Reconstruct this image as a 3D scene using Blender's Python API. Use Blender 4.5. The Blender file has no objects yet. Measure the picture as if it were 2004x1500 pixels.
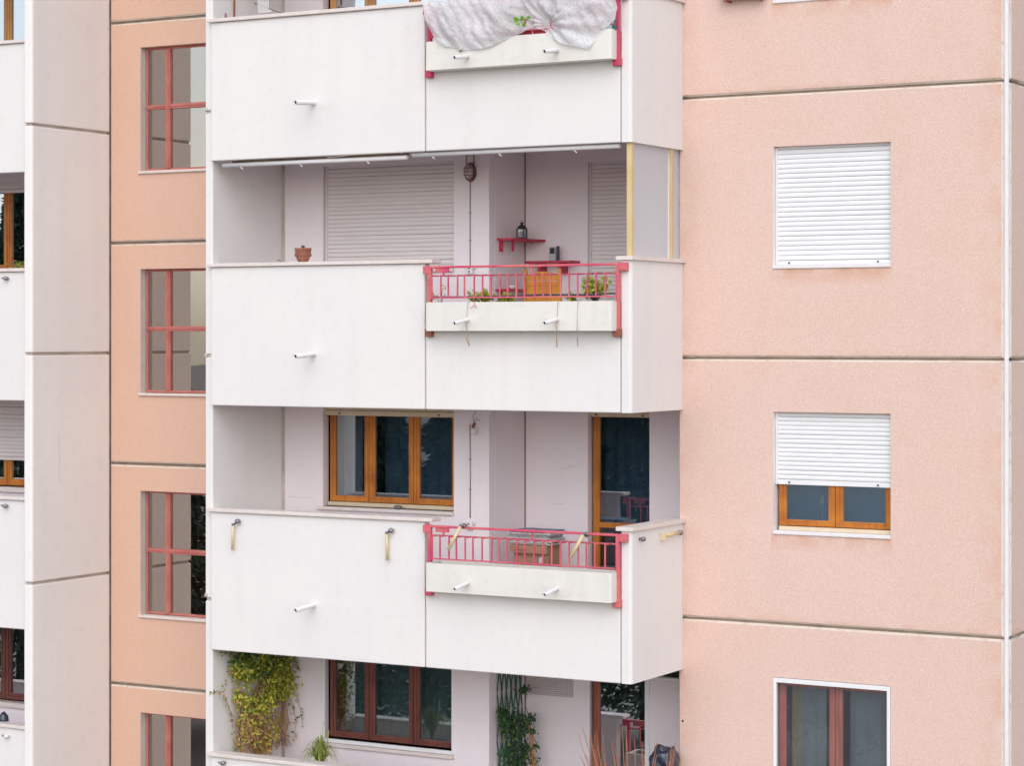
import bpy, bmesh, math, random
from mathutils import Vector, Matrix, noise
R = math.radians
rnd = random.Random(7)
scn = bpy.context.scene
col = scn.collection

# ------------------------------------------------------------------ camera
TH = R(29.4); CS, SN = math.cos(TH), math.sin(TH)
FPX, HOR, CX = 4517.0, 655.0, 1002.0          # focal length in photo pixels, horizon row, centre column
cam = bpy.data.cameras.new('camera'); co = bpy.data.objects.new('camera', cam); col.objects.link(co)
co.location = (0, 0, 0); co.rotation_euler = (R(90), 0, TH)
cam.sensor_width = 36; cam.lens = FPX / 2004 * 36; cam.shift_y = -(750 - HOR) / 2004
cam.clip_start = 0.5; cam.clip_end = 2000
scn.camera = co

# ------------------------------------------------------------------ light
SUN_EL, SUN_DIR = 40, Vector((0.42, -0.90, 0))
w = bpy.data.worlds.new('World'); scn.world = w; w.use_nodes = True
nt = w.node_tree; bg = nt.nodes['Background']
sky = nt.nodes.new('ShaderNodeTexSky'); sky.sky_type = 'NISHITA'; sky.sun_disc = False
az = math.atan2(SUN_DIR.x, SUN_DIR.y)
sky.sun_elevation = R(SUN_EL); sky.sun_rotation = az
sky.dust_density = 1.2; sky.air_density = 1.0
hs = nt.nodes.new('ShaderNodeHueSaturation'); hs.inputs['Saturation'].default_value = 0.50
nt.links.new(sky.outputs[0], hs.inputs['Color']); nt.links.new(hs.outputs[0], bg.inputs[0])
bg.inputs[1].default_value = 0.15
sl = bpy.data.lights.new('sun', 'SUN'); sl.energy = 0.5; sl.angle = R(70); sl.color = (1.0, 0.955, 0.91)
so = bpy.data.objects.new('sun', sl); col.objects.link(so)
d = SUN_DIR.normalized() * math.cos(R(SUN_EL)); d.z = math.sin(R(SUN_EL))
so.rotation_euler = d.to_track_quat('Z', 'Y').to_euler(); so.location = (0, 0, 40)
scn.view_settings.view_transform = 'Standard'; scn.view_settings.look = 'None'
scn.view_settings.exposure = 0.78; scn.view_settings.gamma = 1.0
try: scn.view_settings.use_curve_mapping = False
except Exception: pass
scn.render.resolution_x = 1024; scn.render.resolution_y = 767
scn.cycles.max_bounces = 8; scn.cycles.transparent_max_bounces = 16

# ------------------------------------------------------------------ measuring
def dep(x, y): return -x * SN + y * CS
def XY(px, Y):
    t = (px - CX) / FPX; return Y * (t * CS - SN) / (CS + t * SN)
def YX(px, X):
    t = (px - CX) / FPX; return X * (CS + t * SN) / (t * CS - SN)
def ZP(py, X, Y): return (HOR - py) * dep(X, Y) / FPX
def P(px, py, Y):
    x = XY(px, Y); return Vector((x, Y, ZP(py, x, Y)))

# ------------------------------------------------------------------ materials
def mat(name, c, rough=0.6, c2=None, scale=4.0, amt=0.5, grain=None, bump=0.0, bscale=60.0, metal=0.0, spec=0.4,
        streak=None, detail=6):
    m = bpy.data.materials.new(name); m.use_nodes = True
    n = m.node_tree; b = n.nodes['Principled BSDF']
    b.inputs['Roughness'].default_value = rough; b.inputs['Metallic'].default_value = metal
    b.inputs['Specular IOR Level'].default_value = spec
    geo = n.nodes.new('ShaderNodeNewGeometry')
    base = n.nodes.new('ShaderNodeRGB'); base.outputs[0].default_value = (*c, 1); out = base.outputs[0]
    def mix(out, fac, c2, blend='MIX'):
        x = n.nodes.new('ShaderNodeMix'); x.data_type = 'RGBA'; x.blend_type = blend
        n.links.new(out, x.inputs[6]); x.inputs[7].default_value = (*c2, 1)
        if hasattr(fac, 'links') or hasattr(fac, 'is_linked'): n.links.new(fac, x.inputs[0])
        else: x.inputs[0].default_value = fac
        return x.outputs[2]
    def noisefac(scale, lo, hi, mx, vec=None, det=6):
        t = n.nodes.new('ShaderNodeTexNoise'); t.inputs['Scale'].default_value = scale; t.inputs['Detail'].default_value = det
        n.links.new(vec or geo.outputs['Position'], t.inputs['Vector'])
        r = n.nodes.new('ShaderNodeMapRange'); n.links.new(t.outputs[0], r.inputs[0])
        r.inputs[1].default_value = lo; r.inputs[2].default_value = hi; r.inputs[4].default_value = mx
        return r.outputs[0]
    if c2: out = mix(out, noisefac(scale, 0.35, 0.7, amt, det=detail), c2)
    if streak:
        mp = n.nodes.new('ShaderNodeMapping'); mp.inputs['Scale'].default_value = (streak[1], streak[1], streak[2])
        n.links.new(geo.outputs['Position'], mp.inputs[0])
        out = mix(out, noisefac(1.0, 0.5, 0.78, streak[3], mp.outputs[0], 4), streak[0])
    if grain:
        for (gc, gs, lo, hi, mx) in grain: out = mix(out, noisefac(gs, lo, hi, mx, det=1.5), gc)
    n.links.new(out, b.inputs['Base Color'])
    if bump:
        t = n.nodes.new('ShaderNodeTexNoise'); t.inputs['Scale'].default_value = bscale; t.inputs['Detail'].default_value = 3
        n.links.new(geo.outputs['Position'], t.inputs['Vector'])
        bp = n.nodes.new('ShaderNodeBump'); bp.inputs['Strength'].default_value = bump; bp.inputs['Distance'].default_value = 0.01
        n.links.new(t.outputs[0], bp.inputs['Height']); n.links.new(bp.outputs[0], b.inputs['Normal'])
    return m

def glass(name, refl, tint=(0.8, 0.85, 0.85), rough=0.0, wav=0.0007, gc=(0.95, 0.97, 1)):
    """thin pane: mirror reflection over see-through tinted glass"""
    m = bpy.data.materials.new(name); m.use_nodes = True; n = m.node_tree
    n.nodes.remove(n.nodes['Principled BSDF']); o = n.nodes['Material Output']
    g = n.nodes.new('ShaderNodeBsdfGlossy'); g.inputs['Roughness'].default_value = rough
    g.inputs['Color'].default_value = (*gc, 1)
    t = n.nodes.new('ShaderNodeBsdfTransparent'); t.inputs['Color'].default_value = (*tint, 1)
    mx = n.nodes.new('ShaderNodeMixShader'); lw = n.nodes.new('ShaderNodeLayerWeight'); lw.inputs[0].default_value = 0.25
    mr = n.nodes.new('ShaderNodeMapRange'); mr.inputs[3].default_value = refl; mr.inputs[4].default_value = 1.0
    n.links.new(lw.outputs['Fresnel'], mr.inputs[0]); mr.inputs[1].default_value = 0.04
    n.links.new(mr.outputs[0], mx.inputs[0]); n.links.new(t.outputs[0], mx.inputs[1]); n.links.new(g.outputs[0], mx.inputs[2])
    n.links.new(mx.outputs[0], o.inputs[0])
    geo = n.nodes.new('ShaderNodeNewGeometry'); nz = n.nodes.new('ShaderNodeTexNoise'); nz.inputs['Scale'].default_value = 1.6
    n.links.new(geo.outputs['Position'], nz.inputs['Vector'])
    bp = n.nodes.new('ShaderNodeBump'); bp.inputs['Strength'].default_value = 0.35; bp.inputs['Distance'].default_value = wav
    n.links.new(nz.outputs[0], bp.inputs['Height']); n.links.new(bp.outputs[0], g.inputs['Normal'])
    return m

M = {}
M['white'] = mat('white_painted_concrete', (0.785, 0.748, 0.718), 0.75, (0.745, 0.712, 0.705), 0.9, 0.7, bump=0.08, bscale=25,
                 streak=((0.62, 0.57, 0.53), 4.5, 0.5, 0.13), grain=[((0.66, 0.62, 0.59), 9.0, 0.55, 0.8, 0.22), ((0.36, 0.30, 0.26), 31.0, 0.74, 0.80, 0.35)])
M['planter'] = mat('cream_painted_concrete', (0.76, 0.725, 0.665), 0.75, (0.70, 0.67, 0.62), 1.6, 0.7, bump=0.1, bscale=25,
                   streak=((0.55, 0.50, 0.43), 6.0, 1.2, 0.25), grain=[((0.55, 0.50, 0.45), 13.0, 0.58, 0.8, 0.3)])
M['white2'] = mat('white_painted_concrete_greyed', (0.84, 0.79, 0.76), 0.8, (0.80, 0.755, 0.735), 0.8, 0.6, bump=0.08, bscale=25,
                  streak=((0.62, 0.58, 0.55), 2.2, 0.22, 0.18), grain=[((0.64, 0.61, 0.59), 7.0, 0.55, 0.8, 0.2)])
M['plaster'] = mat('white_plaster', (0.83, 0.75, 0.765), 0.85, (0.78, 0.70, 0.72), 1.6, 0.5, bump=0.1, bscale=40,
                   grain=[((0.60, 0.56, 0.55), 14.0, 0.6, 0.85, 0.2)])
def render(name, c, dark, pale, blotch, stain=False):
    m = mat(name, c, 0.92, blotch, 1.1, 0.45, bump=0.35, bscale=85,
               streak=(dark, 1.6, 0.5, 0.10),
               grain=[(dark, 90.0, 0.51, 0.70, 0.56), (pale, 82.0, 0.51, 0.70, 0.56)])
    if not stain: return m
    # rusty weathering: runs below each sill and along the vertical edges of the wing
    n = m.node_tree; b = n.nodes['Principled BSDF']; src = b.inputs['Base Color'].links[0].from_socket
    geo = n.nodes.new('ShaderNodeNewGeometry'); sp = n.nodes.new('ShaderNodeSeparateXYZ'); n.links.new(geo.outputs['Position'], sp.inputs[0])
    def mth(op, a, c_=None, clamp=False):
        q = n.nodes.new('ShaderNodeMath'); q.operation = op; q.use_clamp = clamp
        for i, v in enumerate((a, c_)):
            if v is None: continue
            if isinstance(v, (int, float)): q.inputs[i].default_value = v
            else: n.links.new(v, q.inputs[i])
        return q.outputs[0]
    zr = mth('MODULO', mth('ADD', sp.outputs[2], 27.27), 3.0)              # height above the storey's floor
    below = mth('MULTIPLY', mth('SUBTRACT', 1.015, zr), 1.0)               # metres below the sill
    run = mth('MULTIPLY', mth('SUBTRACT', 1.0, mth('DIVIDE', below, 0.20), True), mth('GREATER_THAN', below, 0.0))
    run = mth('MULTIPLY', run, mth('LESS_THAN', mth('ABSOLUTE', mth('ADD', sp.outputs[0], 9.54)), 0.72))
    top = mth('MULTIPLY', mth('SUBTRACT', 1.0, mth('DIVIDE', zr, 0.11), True), 0.7)
    edge = mth('MULTIPLY', mth('DIVIDE', mth('SUBTRACT', mth('ABSOLUTE', mth('ADD', sp.outputs[0], 9.5)), 1.62), 0.35, True), mth('LESS_THAN', sp.outputs[0], -7.53))
    nz = n.nodes.new('ShaderNodeTexNoise'); nz.inputs['Scale'].default_value = 4.0; nz.inputs['Detail'].default_value = 7
    n.links.new(geo.outputs['Position'], nz.inputs['Vector'])
    nn = mth('MULTIPLY', mth('SUBTRACT', nz.outputs[0], 0.38), 4.0, True)
    fac = mth('MULTIPLY', mth('MAXIMUM', mth('MAXIMUM', run, mth('MULTIPLY', edge, 0.55)), top), mth('MULTIPLY', nn, 0.75), True)
    x = n.nodes.new('ShaderNodeMix'); x.data_type = 'RGBA'; n.links.new(src, x.inputs[6]); x.inputs[7].default_value = (0.60, 0.31, 0.19, 1)
    n.links.new(fac, x.inputs[0]); n.links.new(x.outputs[2], b.inputs['Base Color'])
    return m
M['pink'] = render('pink_grained_render', (0.715, 0.505, 0.42), (0.52, 0.34, 0.27), (0.86, 0.69, 0.60), (0.745, 0.54, 0.50), True)
M['salmon'] = render('salmon_grained_render', (0.69, 0.44, 0.32), (0.48, 0.28, 0.195), (0.83, 0.59, 0.45), (0.69, 0.45, 0.38))
M['joint'] = mat('cream_joint_edge', (0.66, 0.55, 0.46), 0.7, (0.74, 0.66, 0.60), 3, 0.7, grain=[((0.40, 0.30, 0.22), 11.0, 0.55, 0.75, 0.5)])
M['sealant'] = mat('brown_sealant', (0.20, 0.14, 0.10), 0.7, (0.36, 0.29, 0.23), 5, 0.7)
M['sealant_mid'] = mat('tan_sealant', (0.26, 0.19, 0.14), 0.7, (0.40, 0.32, 0.25), 4, 0.7)
M['sealant_pale'] = mat('pale_sealant', (0.44, 0.37, 0.32), 0.7, (0.62, 0.56, 0.50), 3, 0.8)
M['bead'] = mat('white_corner_bead', (0.78, 0.75, 0.76), 0.6, (0.7, 0.66, 0.65), 6, 0.5)
M['reveal'] = mat('grey_reveal', (0.60, 0.575, 0.56), 0.8, (0.5, 0.47, 0.45), 5, 0.6)
M['marble'] = mat('pale_marble', (0.74, 0.66, 0.62), 0.45, (0.66, 0.56, 0.51), 7, 0.7, grain=[((0.45, 0.36, 0.33), 20.0, 0.62, 0.8, 0.35)])
M['slat'] = mat('white_shutter_plastic', (0.80, 0.80, 0.81), 0.45, (0.76, 0.75, 0.74), 3, 0.5)
M['slat_beige'] = mat('beige_shutter_plastic', (0.76, 0.69, 0.68), 0.5, (0.71, 0.64, 0.63), 3, 0.5)
M['gap'] = mat('shutter_gap', (0.42, 0.40, 0.40), 0.9)
M['cream'] = mat('cream_metal', (0.70, 0.58, 0.42), 0.45, (0.62, 0.47, 0.30), 6, 0.6)
M['gold'] = mat('gold_anodised', (0.66, 0.48, 0.22), 0.35, (0.78, 0.62, 0.38), 3, 0.6, metal=0.3)
def wood(name, a, b, r=0.35): return mat(name, a, r, b, 3.5, 0.9, streak=(tuple(v * 0.45 for v in b), 22.0, 1.3, 0.7), bump=0.05)
M['wood'] = wood('varnished_orange_wood', (0.56, 0.20, 0.03), (0.36, 0.10, 0.02))
M['wood_light'] = wood('varnished_light_wood', (0.62, 0.33, 0.12), (0.5, 0.22, 0.07))
M['wood_brown'] = wood('brown_stained_wood', (0.20, 0.065, 0.048), (0.13, 0.042, 0.034))
M['wood_red'] = wood('reddish_stained_wood', (0.36, 0.12, 0.08), (0.28, 0.08, 0.05))
M['chair'] = wood('orange_chair_wood', (0.60, 0.25, 0.03), (0.45, 0.15, 0.02))
M['red_frame'] = mat('faded_red_window_metal', (0.46, 0.13, 0.11), 0.4, (0.56, 0.21, 0.17), 5, 0.7)
M['pinkmetal'] = mat('faded_pink_metal', (0.60, 0.06, 0.15), 0.45, (0.68, 0.22, 0.17), 3.5, 0.8, grain=[((0.30, 0.10, 0.07), 30.0, 0.6, 0.75, 0.5)])
M['pinkmetal_new'] = mat('crimson_metal', (0.55, 0.03, 0.10), 0.4, (0.62, 0.10, 0.17), 3.5, 0.7)
M['darkred'] = mat('dark_red_metal', (0.17, 0.04, 0.04), 0.5, (0.25, 0.09, 0.07), 14, 0.8)
M['rust'] = mat('rusty_metal', (0.26, 0.09, 0.05), 0.8, (0.40, 0.13, 0.09), 14, 0.9)
M['redwood'] = mat('crimson_painted_wood', (0.42, 0.02, 0.055), 0.45, (0.50, 0.05, 0.09), 5, 0.6)
M['terracotta'] = mat('terracotta', (0.36, 0.14, 0.085), 0.85, (0.26, 0.10, 0.07), 14, 0.9, grain=[((0.62, 0.38, 0.30), 40.0, 0.6, 0.75, 0.5)])
M['black'] = mat('black_metal', (0.02, 0.025, 0.025), 0.4)
M['hose'] = mat('dark_hose', (0.05, 0.055, 0.09), 0.5)
M['cable'] = mat('grey_cable', (0.30, 0.26, 0.26), 0.6)
M['greyplastic'] = mat('grey_plastic', (0.42, 0.43, 0.47), 0.5)
M['whiteplastic'] = mat('white_plastic', (0.76, 0.74, 0.74), 0.4, (0.66, 0.62, 0.62), 8, 0.5)
M['steel'] = mat('worn_steel', (0.35, 0.34, 0.36), 0.35, (0.12, 0.09, 0.12), 30, 0.8, metal=0.7)
M['yellowarm'] = mat('yellowed_cream_metal', (0.66, 0.50, 0.24), 0.4, (0.70, 0.60, 0.42), 5, 0.7)
M['soil'] = mat('dry_soil', (0.16, 0.11, 0.08), 0.95, (0.30, 0.24, 0.19), 30, 0.8, bump=0.6, bscale=60)
M['cardboard'] = mat('cardboard', (0.36, 0.20, 0.12), 0.85, (0.30, 0.16, 0.10), 8, 0.7)
M['paper'] = mat('newspaper', (0.62, 0.58, 0.56), 0.8, (0.36, 0.33, 0.34), 24, 0.9, grain=[((0.15, 0.12, 0.12), 70.0, 0.55, 0.65, 0.5)])
M['bluepaper'] = mat('blue_cover', (0.03, 0.10, 0.24), 0.4, (0.05, 0.16, 0.32), 8, 0.7)
M['ground'] = mat('pale_yard', (0.27, 0.24, 0.22), 0.9, (0.22, 0.20, 0.18), 0.3, 0.8)
M['bark'] = mat('bark', (0.10, 0.07, 0.05), 0.9, (0.06, 0.045, 0.03), 9, 0.8)
M['twig'] = mat('dry_twig', (0.34, 0.19, 0.13), 0.8, (0.52, 0.34, 0.22), 9, 0.8)
M['willow'] = mat('orange_brown_twig', (0.46, 0.20, 0.11), 0.6, (0.34, 0.13, 0.09), 6, 0.8)
M['interior'] = mat('dim_room_wall', (0.45, 0.43, 0.44), 0.9, (0.38, 0.36, 0.37), 1.0, 0.6)
M['stair_int'] = mat('brown_grey_stair_wall', (0.44, 0.36, 0.29), 0.9, (0.38, 0.31, 0.25), 1.0, 0.6)
M['bag'] = mat('black_plastic_bag', (0.018, 0.022, 0.035), 0.22, (0.03, 0.04, 0.07), 9, 0.6, bump=0.9, bscale=14, spec=0.7)
M['stone'] = mat('grey_stone', (0.20, 0.17, 0.16), 0.9, (0.12, 0.10, 0.10), 25, 0.8)
M['trellis'] = mat('green_trellis', (0.04, 0.13, 0.09), 0.5, (0.03, 0.08, 0.06), 8, 0.8)
M['meshgrey'] = mat('grey_wire', (0.42, 0.38, 0.36), 0.5)
M['teal'] = mat('teal_plastic', (0.0, 0.22, 0.16), 0.4)
M['bamboo'] = mat('bamboo', (0.55, 0.30, 0.14), 0.6, (0.45, 0.2, 0.1), 12, 0.7)
def leaf(name, a, b, s=14.0, extra=None):
    m = mat(name, a, 0.55, b, s, 0.95, grain=extra, spec=0.35); return m
M['leaf_dark'] = leaf('dark_green_leaf', (0.025, 0.075, 0.03), (0.05, 0.13, 0.045))
M['leaf_green'] = leaf('green_leaf', (0.20, 0.27, 0.04), (0.11, 0.17, 0.03))
M['leaf_yellow'] = leaf('yellow_green_leaf', (0.52, 0.47, 0.06), (0.34, 0.36, 0.05))
M['leaf_red'] = leaf('reddish_dry_leaf', (0.48, 0.20, 0.11), (0.62, 0.40, 0.16))
M['leaf_jade'] = leaf('jade_leaf', (0.48, 0.50, 0.07), (0.24, 0.33, 0.05))
M['leaf_grass'] = leaf('grassy_leaf', (0.20, 0.25, 0.05), (0.38, 0.36, 0.10))
M['leaf_lime'] = leaf('lime_leaf', (0.22, 0.50, 0.03), (0.14, 0.38, 0.02))
M['flower'] = leaf('magenta_flower', (0.5, 0.03, 0.12), (0.6, 0.15, 0.25))
M['needle'] = leaf('conifer_foliage', (0.06, 0.095, 0.06), (0.085, 0.12, 0.08), 0.6)
M['curtain_lav_fill'] = mat('lavender_fill_curtain', (0.40, 0.40, 0.50), 0.9, (0.3, 0.3, 0.4), 3, 0.6)  # pale cloth, added only to brighten dark panes from behind
M['curtain_w'] = mat('white_net_curtain', (0.60, 0.62, 0.64), 0.9)
M['curtain_g'] = mat('grey_green_curtain', (0.26, 0.34, 0.32), 0.9, (0.20, 0.25, 0.26), 3, 0.6)
M['curtain_o'] = mat('olive_curtain', (0.34, 0.32, 0.16), 0.9)
M['curtain_green'] = mat('green_curtain', (0.16, 0.30, 0.22), 0.9)
M['curtain_blue'] = mat('blue_patterned_curtain', (0.02, 0.22, 0.42), 0.8, (0.30, 0.42, 0.50), 12, 0.9)
M['curtain_pink'] = mat('pink_patterned_curtain', (0.42, 0.12, 0.25), 0.8, (0.5, 0.3, 0.36), 12, 0.9)
M['glass_dark'] = glass('window_glass', 0.20, (0.75, 0.8, 0.82))
M['glass_low'] = glass('plain_window_glass', 0.11, (0.85, 0.88, 0.9))
M['glass_stair'] = glass('reflective_stair_glass', 0.33, (0.72, 0.64, 0.56), gc=(1, 0.95, 0.90))
M['glass_left'] = glass('clear_window_glass', 0.50, (0.7, 0.75, 0.78))
M['glass_frost'] = glass('obscured_window_glass', 0.34, (0.7, 0.80, 0.9), 0.22, gc=(0.8, 0.93, 1))
M['curtain_blue_fill'] = mat('blue_fill_curtain', (0.18, 0.29, 0.42), 0.9, (0.12, 0.22, 0.34), 3, 0.6)  # blue in the colour stands in for sky reflected by the panes
M['lamp_glass'] = mat('lamp_glass', (0.55, 0.50, 0.50), 0.2, spec=0.7)

def frosted():
    m = bpy.data.materials.new('frosted_glass'); m.use_nodes = True; n = m.node_tree
    b = n.nodes['Principled BSDF']; o = n.nodes['Material Output']
    b.inputs['Base Color'].default_value = (0.78, 0.78, 0.80, 1); b.inputs['Roughness'].default_value = 0.12
    t = n.nodes.new('ShaderNodeBsdfTransparent'); mx = n.nodes.new('ShaderNodeMixShader'); mx.inputs[0].default_value = 0.5
    t.inputs['Color'].default_value = (0.9, 0.92, 0.95, 1)
    n.links.new(t.outputs[0], mx.inputs[1]); n.links.new(b.outputs[0], mx.inputs[2]); n.links.new(mx.outputs[0], o.inputs[0])
    return m
M['frosted'] = frosted()
def fleece():
    m = bpy.data.materials.new('white_garden_fleece'); m.use_nodes = True; n = m.node_tree
    b = n.nodes['Principled BSDF']; o = n.nodes['Material Output']
    b.inputs['Base Color'].default_value = (0.95, 0.95, 0.96, 1); b.inputs['Roughness'].default_value = 0.8
    tl = n.nodes.new('ShaderNodeBsdfTranslucent'); tl.inputs[0].default_value = (0.8, 0.8, 0.84, 1)
    m1 = n.nodes.new('ShaderNodeMixShader'); m1.inputs[0].default_value = 0.45
    n.links.new(b.outputs[0], m1.inputs[1]); n.links.new(tl.outputs[0], m1.inputs[2])
    t = n.nodes.new('ShaderNodeBsdfTransparent'); mx = n.nodes.new('ShaderNodeMixShader')
    geo = n.nodes.new('ShaderNodeNewGeometry')
    nz = n.nodes.new('ShaderNodeTexNoise'); nz.inputs['Scale'].default_value = 42; nz.inputs['Detail'].default_value = 6
    n.links.new(geo.outputs['Position'], nz.inputs['Vector'])
    mr = n.nodes.new('ShaderNodeMapRange'); mr.inputs[1].default_value = 0.50; mr.inputs[2].default_value = 0.62
    mr.inputs[3].default_value = 0.90; mr.inputs[4].default_value = 0.74
    n.links.new(nz.outputs[0], mr.inputs[0]); n.links.new(mr.outputs[0], mx.inputs[0])
    n.links.new(t.outputs[0], mx.inputs[1]); n.links.new(m1.outputs[0], mx.inputs[2]); n.links.new(mx.outputs[0], o.inputs[0])
    return m
M['fleece'] = fleece()
def net():
    m = mat('insect_net', (0.30, 0.27, 0.32), 0.9); n = m.node_tree; b = n.nodes['Principled BSDF']; o = n.nodes['Material Output']
    t = n.nodes.new('ShaderNodeBsdfTransparent'); mx = n.nodes.new('ShaderNodeMixShader'); mx.inputs[0].default_value = 0.15
    n.links.new(t.outputs[0], mx.inputs[1]); n.links.new(b.outputs[0], mx.inputs[2]); n.links.new(mx.outputs[0], o.inputs[0]); return m
M['net'] = net()

# ------------------------------------------------------------------ mesh helpers
def root_of(o):
    while o.parent: o = o.parent
    return o
class MB:
    def __init__(s): s.bm = bmesh.new()
    def box(s, x0, x1, y0, y1, z0, z1, bev=0.0, seg=1, mi=0):
        v = [s.bm.verts.new((x, y, z)) for x in (x0, x1) for y in (y0, y1) for z in (z0, z1)]
        fs = [s.bm.faces.new([v[i] for i in q]) for q in ((0, 1, 3, 2), (4, 6, 7, 5), (0, 4, 5, 1), (2, 3, 7, 6), (0, 2, 6, 4), (1, 5, 7, 3))]
        for f in fs: f.material_index = mi
        if bev:
            es = list({e for f in fs for e in f.edges})
            bmesh.ops.bevel(s.bm, geom=es, offset=bev, segments=seg, affect='EDGES', profile=0.5)
        return s
    def quad(s, pts, mi=0):
        f = s.bm.faces.new([s.bm.verts.new(p) for p in pts]); f.material_index = mi; return s
    def tube(s, pts, r, n=8, r1=None, mi=0, cap=True):
        pts = [Vector(p) for p in pts]; rings = []
        for i, p in enumerate(pts):
            a = pts[max(i - 1, 0)]; b = pts[min(i + 1, len(pts) - 1)]
            q = (b - a).normalized().to_track_quat('Z', 'Y')
            rr = r if r1 is None else r + (r1 - r) * i / (len(pts) - 1)
            rings.append([s.bm.verts.new(p + q @ Vector((rr * math.cos(6.2832 * k / n), rr * math.sin(6.2832 * k / n), 0))) for k in range(n)])
        for a, b in zip(rings, rings[1:]):
            for k in range(n):
                f = s.bm.faces.new((a[k], a[(k + 1) % n], b[(k + 1) % n], b[k])); f.smooth = n > 5; f.material_index = mi
        if cap:
            for rg in (rings[0], rings[-1]):
                f = s.bm.faces.new(rg); f.material_index = mi
        return s
    def lathe(s, c, prof, n=20, mi=0, sx=1, sy=1):
        c = Vector(c); rings = [[s.bm.verts.new(c + Vector((r * sx * math.cos(6.2832 * k / n), r * sy * math.sin(6.2832 * k / n), z))) for k in range(n)] for r, z in prof]
        for a, b in zip(rings, rings[1:]):
            for k in range(n):
                f = s.bm.faces.new((a[k], a[(k + 1) % n], b[(k + 1) % n], b[k])); f.smooth = True; f.material_index = mi
        for rg in (rings[0], rings[-1]):
            f = s.bm.faces.new(rg); f.material_index = mi
        return s
    def prism(s, pts, a, b, axis='z', mi=0):
        """closed outline pts (2D) extruded from a to b along axis"""
        def v(p, t):
            return {'z': (p[0], p[1], t), 'y': (p[0], t, p[1]), 'x': (t, p[0], p[1])}[axis]
        A = [s.bm.verts.new(v(p, a)) for p in pts]; B = [s.bm.verts.new(v(p, b)) for p in pts]; n = len(pts)
        for f in [s.bm.faces.new(A), s.bm.faces.new(B)] + [s.bm.faces.new((A[i], A[(i + 1) % n], B[(i + 1) % n], B[i])) for i in range(n)]:
            f.material_index = mi
        return s
    def build(s, name, m, parent=None, loc=None, fix=True):
        if fix: bmesh.ops.recalc_face_normals(s.bm, faces=s.bm.faces)
        off = Vector((0, 0, 0))
        if parent is not None:
            off = root_of(parent).location.copy()
        elif loc is not None: off = Vector(loc)
        if off.length: bmesh.ops.translate(s.bm, vec=-off, verts=s.bm.verts)
        me = bpy.data.meshes.new(name); s.bm.to_mesh(me); s.bm.free()
        for mm in (m if isinstance(m, (list, tuple)) else [m]): me.materials.append(M[mm] if isinstance(mm, str) else mm)
        o = bpy.data.objects.new(name, me); col.objects.link(o)
        if parent is not None: o.parent = parent
        elif loc is not None: o.location = loc
        return o
def thing(name, loc, label, cat, group=None):
    o = bpy.data.objects.new(name, None); o.empty_display_size = 0.1; col.objects.link(o); o.location = loc
    o['label'] = label; o['category'] = cat
    if group: o['group'] = group
    return o
def tag(o, label, cat, group=None):
    o['label'] = label; o['category'] = cat
    if group: o['group'] = group
    return o
def structure(o): o['kind'] = 'structure'; return o

def panel(name, plane, u0, u1, v0, v1, m, parent, holes=(), axis='Y', cham=0.012, depth=0.2, reveal='reveal', edge=None, topmat=None, rd=None):
    """precast wall panel facing -Y (axis Y) or +X (axis X): chamfered rim, openings with reveals"""
    b = MB(); rd = rd or depth
    def pt(u, v, w_): return (u, plane + w_, v) if axis == 'Y' else (plane - w_, u, v)
    us = sorted({u0 + cham, u1 - cham, *[h[0] for h in holes], *[h[1] for h in holes]})
    vs = sorted({v0 + cham, v1 - cham, *[h[2] for h in holes], *[h[3] for h in holes]})
    for w_ in (0, depth):
        for a, c in zip(us, us[1:]):
            for e, f in zip(vs, vs[1:]):
                mu, mv = (a + c) / 2, (e + f) / 2
                if any(h[0] < mu < h[1] and h[2] < mv < h[3] for h in holes): continue
                b.quad([pt(a, e, w_), pt(c, e, w_), pt(c, f, w_), pt(a, f, w_)], 0)
    i = (u0 + cham, u1 - cham, v0 + cham, v1 - cham)
    rim_in = [(i[0], i[2]), (i[1], i[2]), (i[1], i[3]), (i[0], i[3])]; rim = [(u0, v0), (u1, v0), (u1, v1), (u0, v1)]
    for k in range(4):
        a, c = k, (k + 1) % 4
        b.quad([pt(*rim_in[a], 0), pt(*rim_in[c], 0), pt(*rim[c], cham), pt(*rim[a], cham)], 1)
        b.quad([pt(*rim[a], cham), pt(*rim[c], cham), pt(*rim[c], depth), pt(*rim[a], depth)], 1)
    for (a, c, e, f) in holes:
        b.quad([pt(a, e, 0), pt(a, f, 0), pt(a, f, rd), pt(a, e, rd)], 2); b.quad([pt(c, e, 0), pt(c, f, 0), pt(c, f, rd), pt(c, e, rd)], 2)
        b.quad([pt(a, e, 0), pt(c, e, 0), pt(c, e, rd), pt(a, e, rd)], 2); b.quad([pt(a, f, 0), pt(c, f, 0), pt(c, f, rd), pt(a, f, rd)], 0)
    return b.build(name, [m, edge or 'joint', reveal], parent, fix=False)

# ------------------------------------------------------------------ main dimensions (metres, eye level = 0)
FLO = [2.73 - 3.0 * k for k in range(-1, 5)]     # floor levels: 5.73, 2.73, -0.27, -3.27, -6.27, -9.27
FY = 22.85                                        # face of the balcony parapets
RY = 24.18                                        # pink wing
SY = 24.72                                        # stair wall
XL = -17.12                                       # loggia left wall
XR = -11.36                                       # outer side of the balconies
W1 = 24.37; XC = XY(957, W1); W2 = YX(1027, XC)   # loggia back walls
PX, PY = -20.225, 23.14                            # big grey column: right side / front
GZ = -16.0
structure(MB().quad([(-900, -900, GZ), (900, -900, GZ), (900, 900, GZ), (-900, 900, GZ)]).build('ground', 'ground'))
BLD = thing('apartment_building', (-15, 24.5, GZ), 'concrete apartment block with white balconies, pink and salmon rendered walls and roller shutters', 'building')

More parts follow.
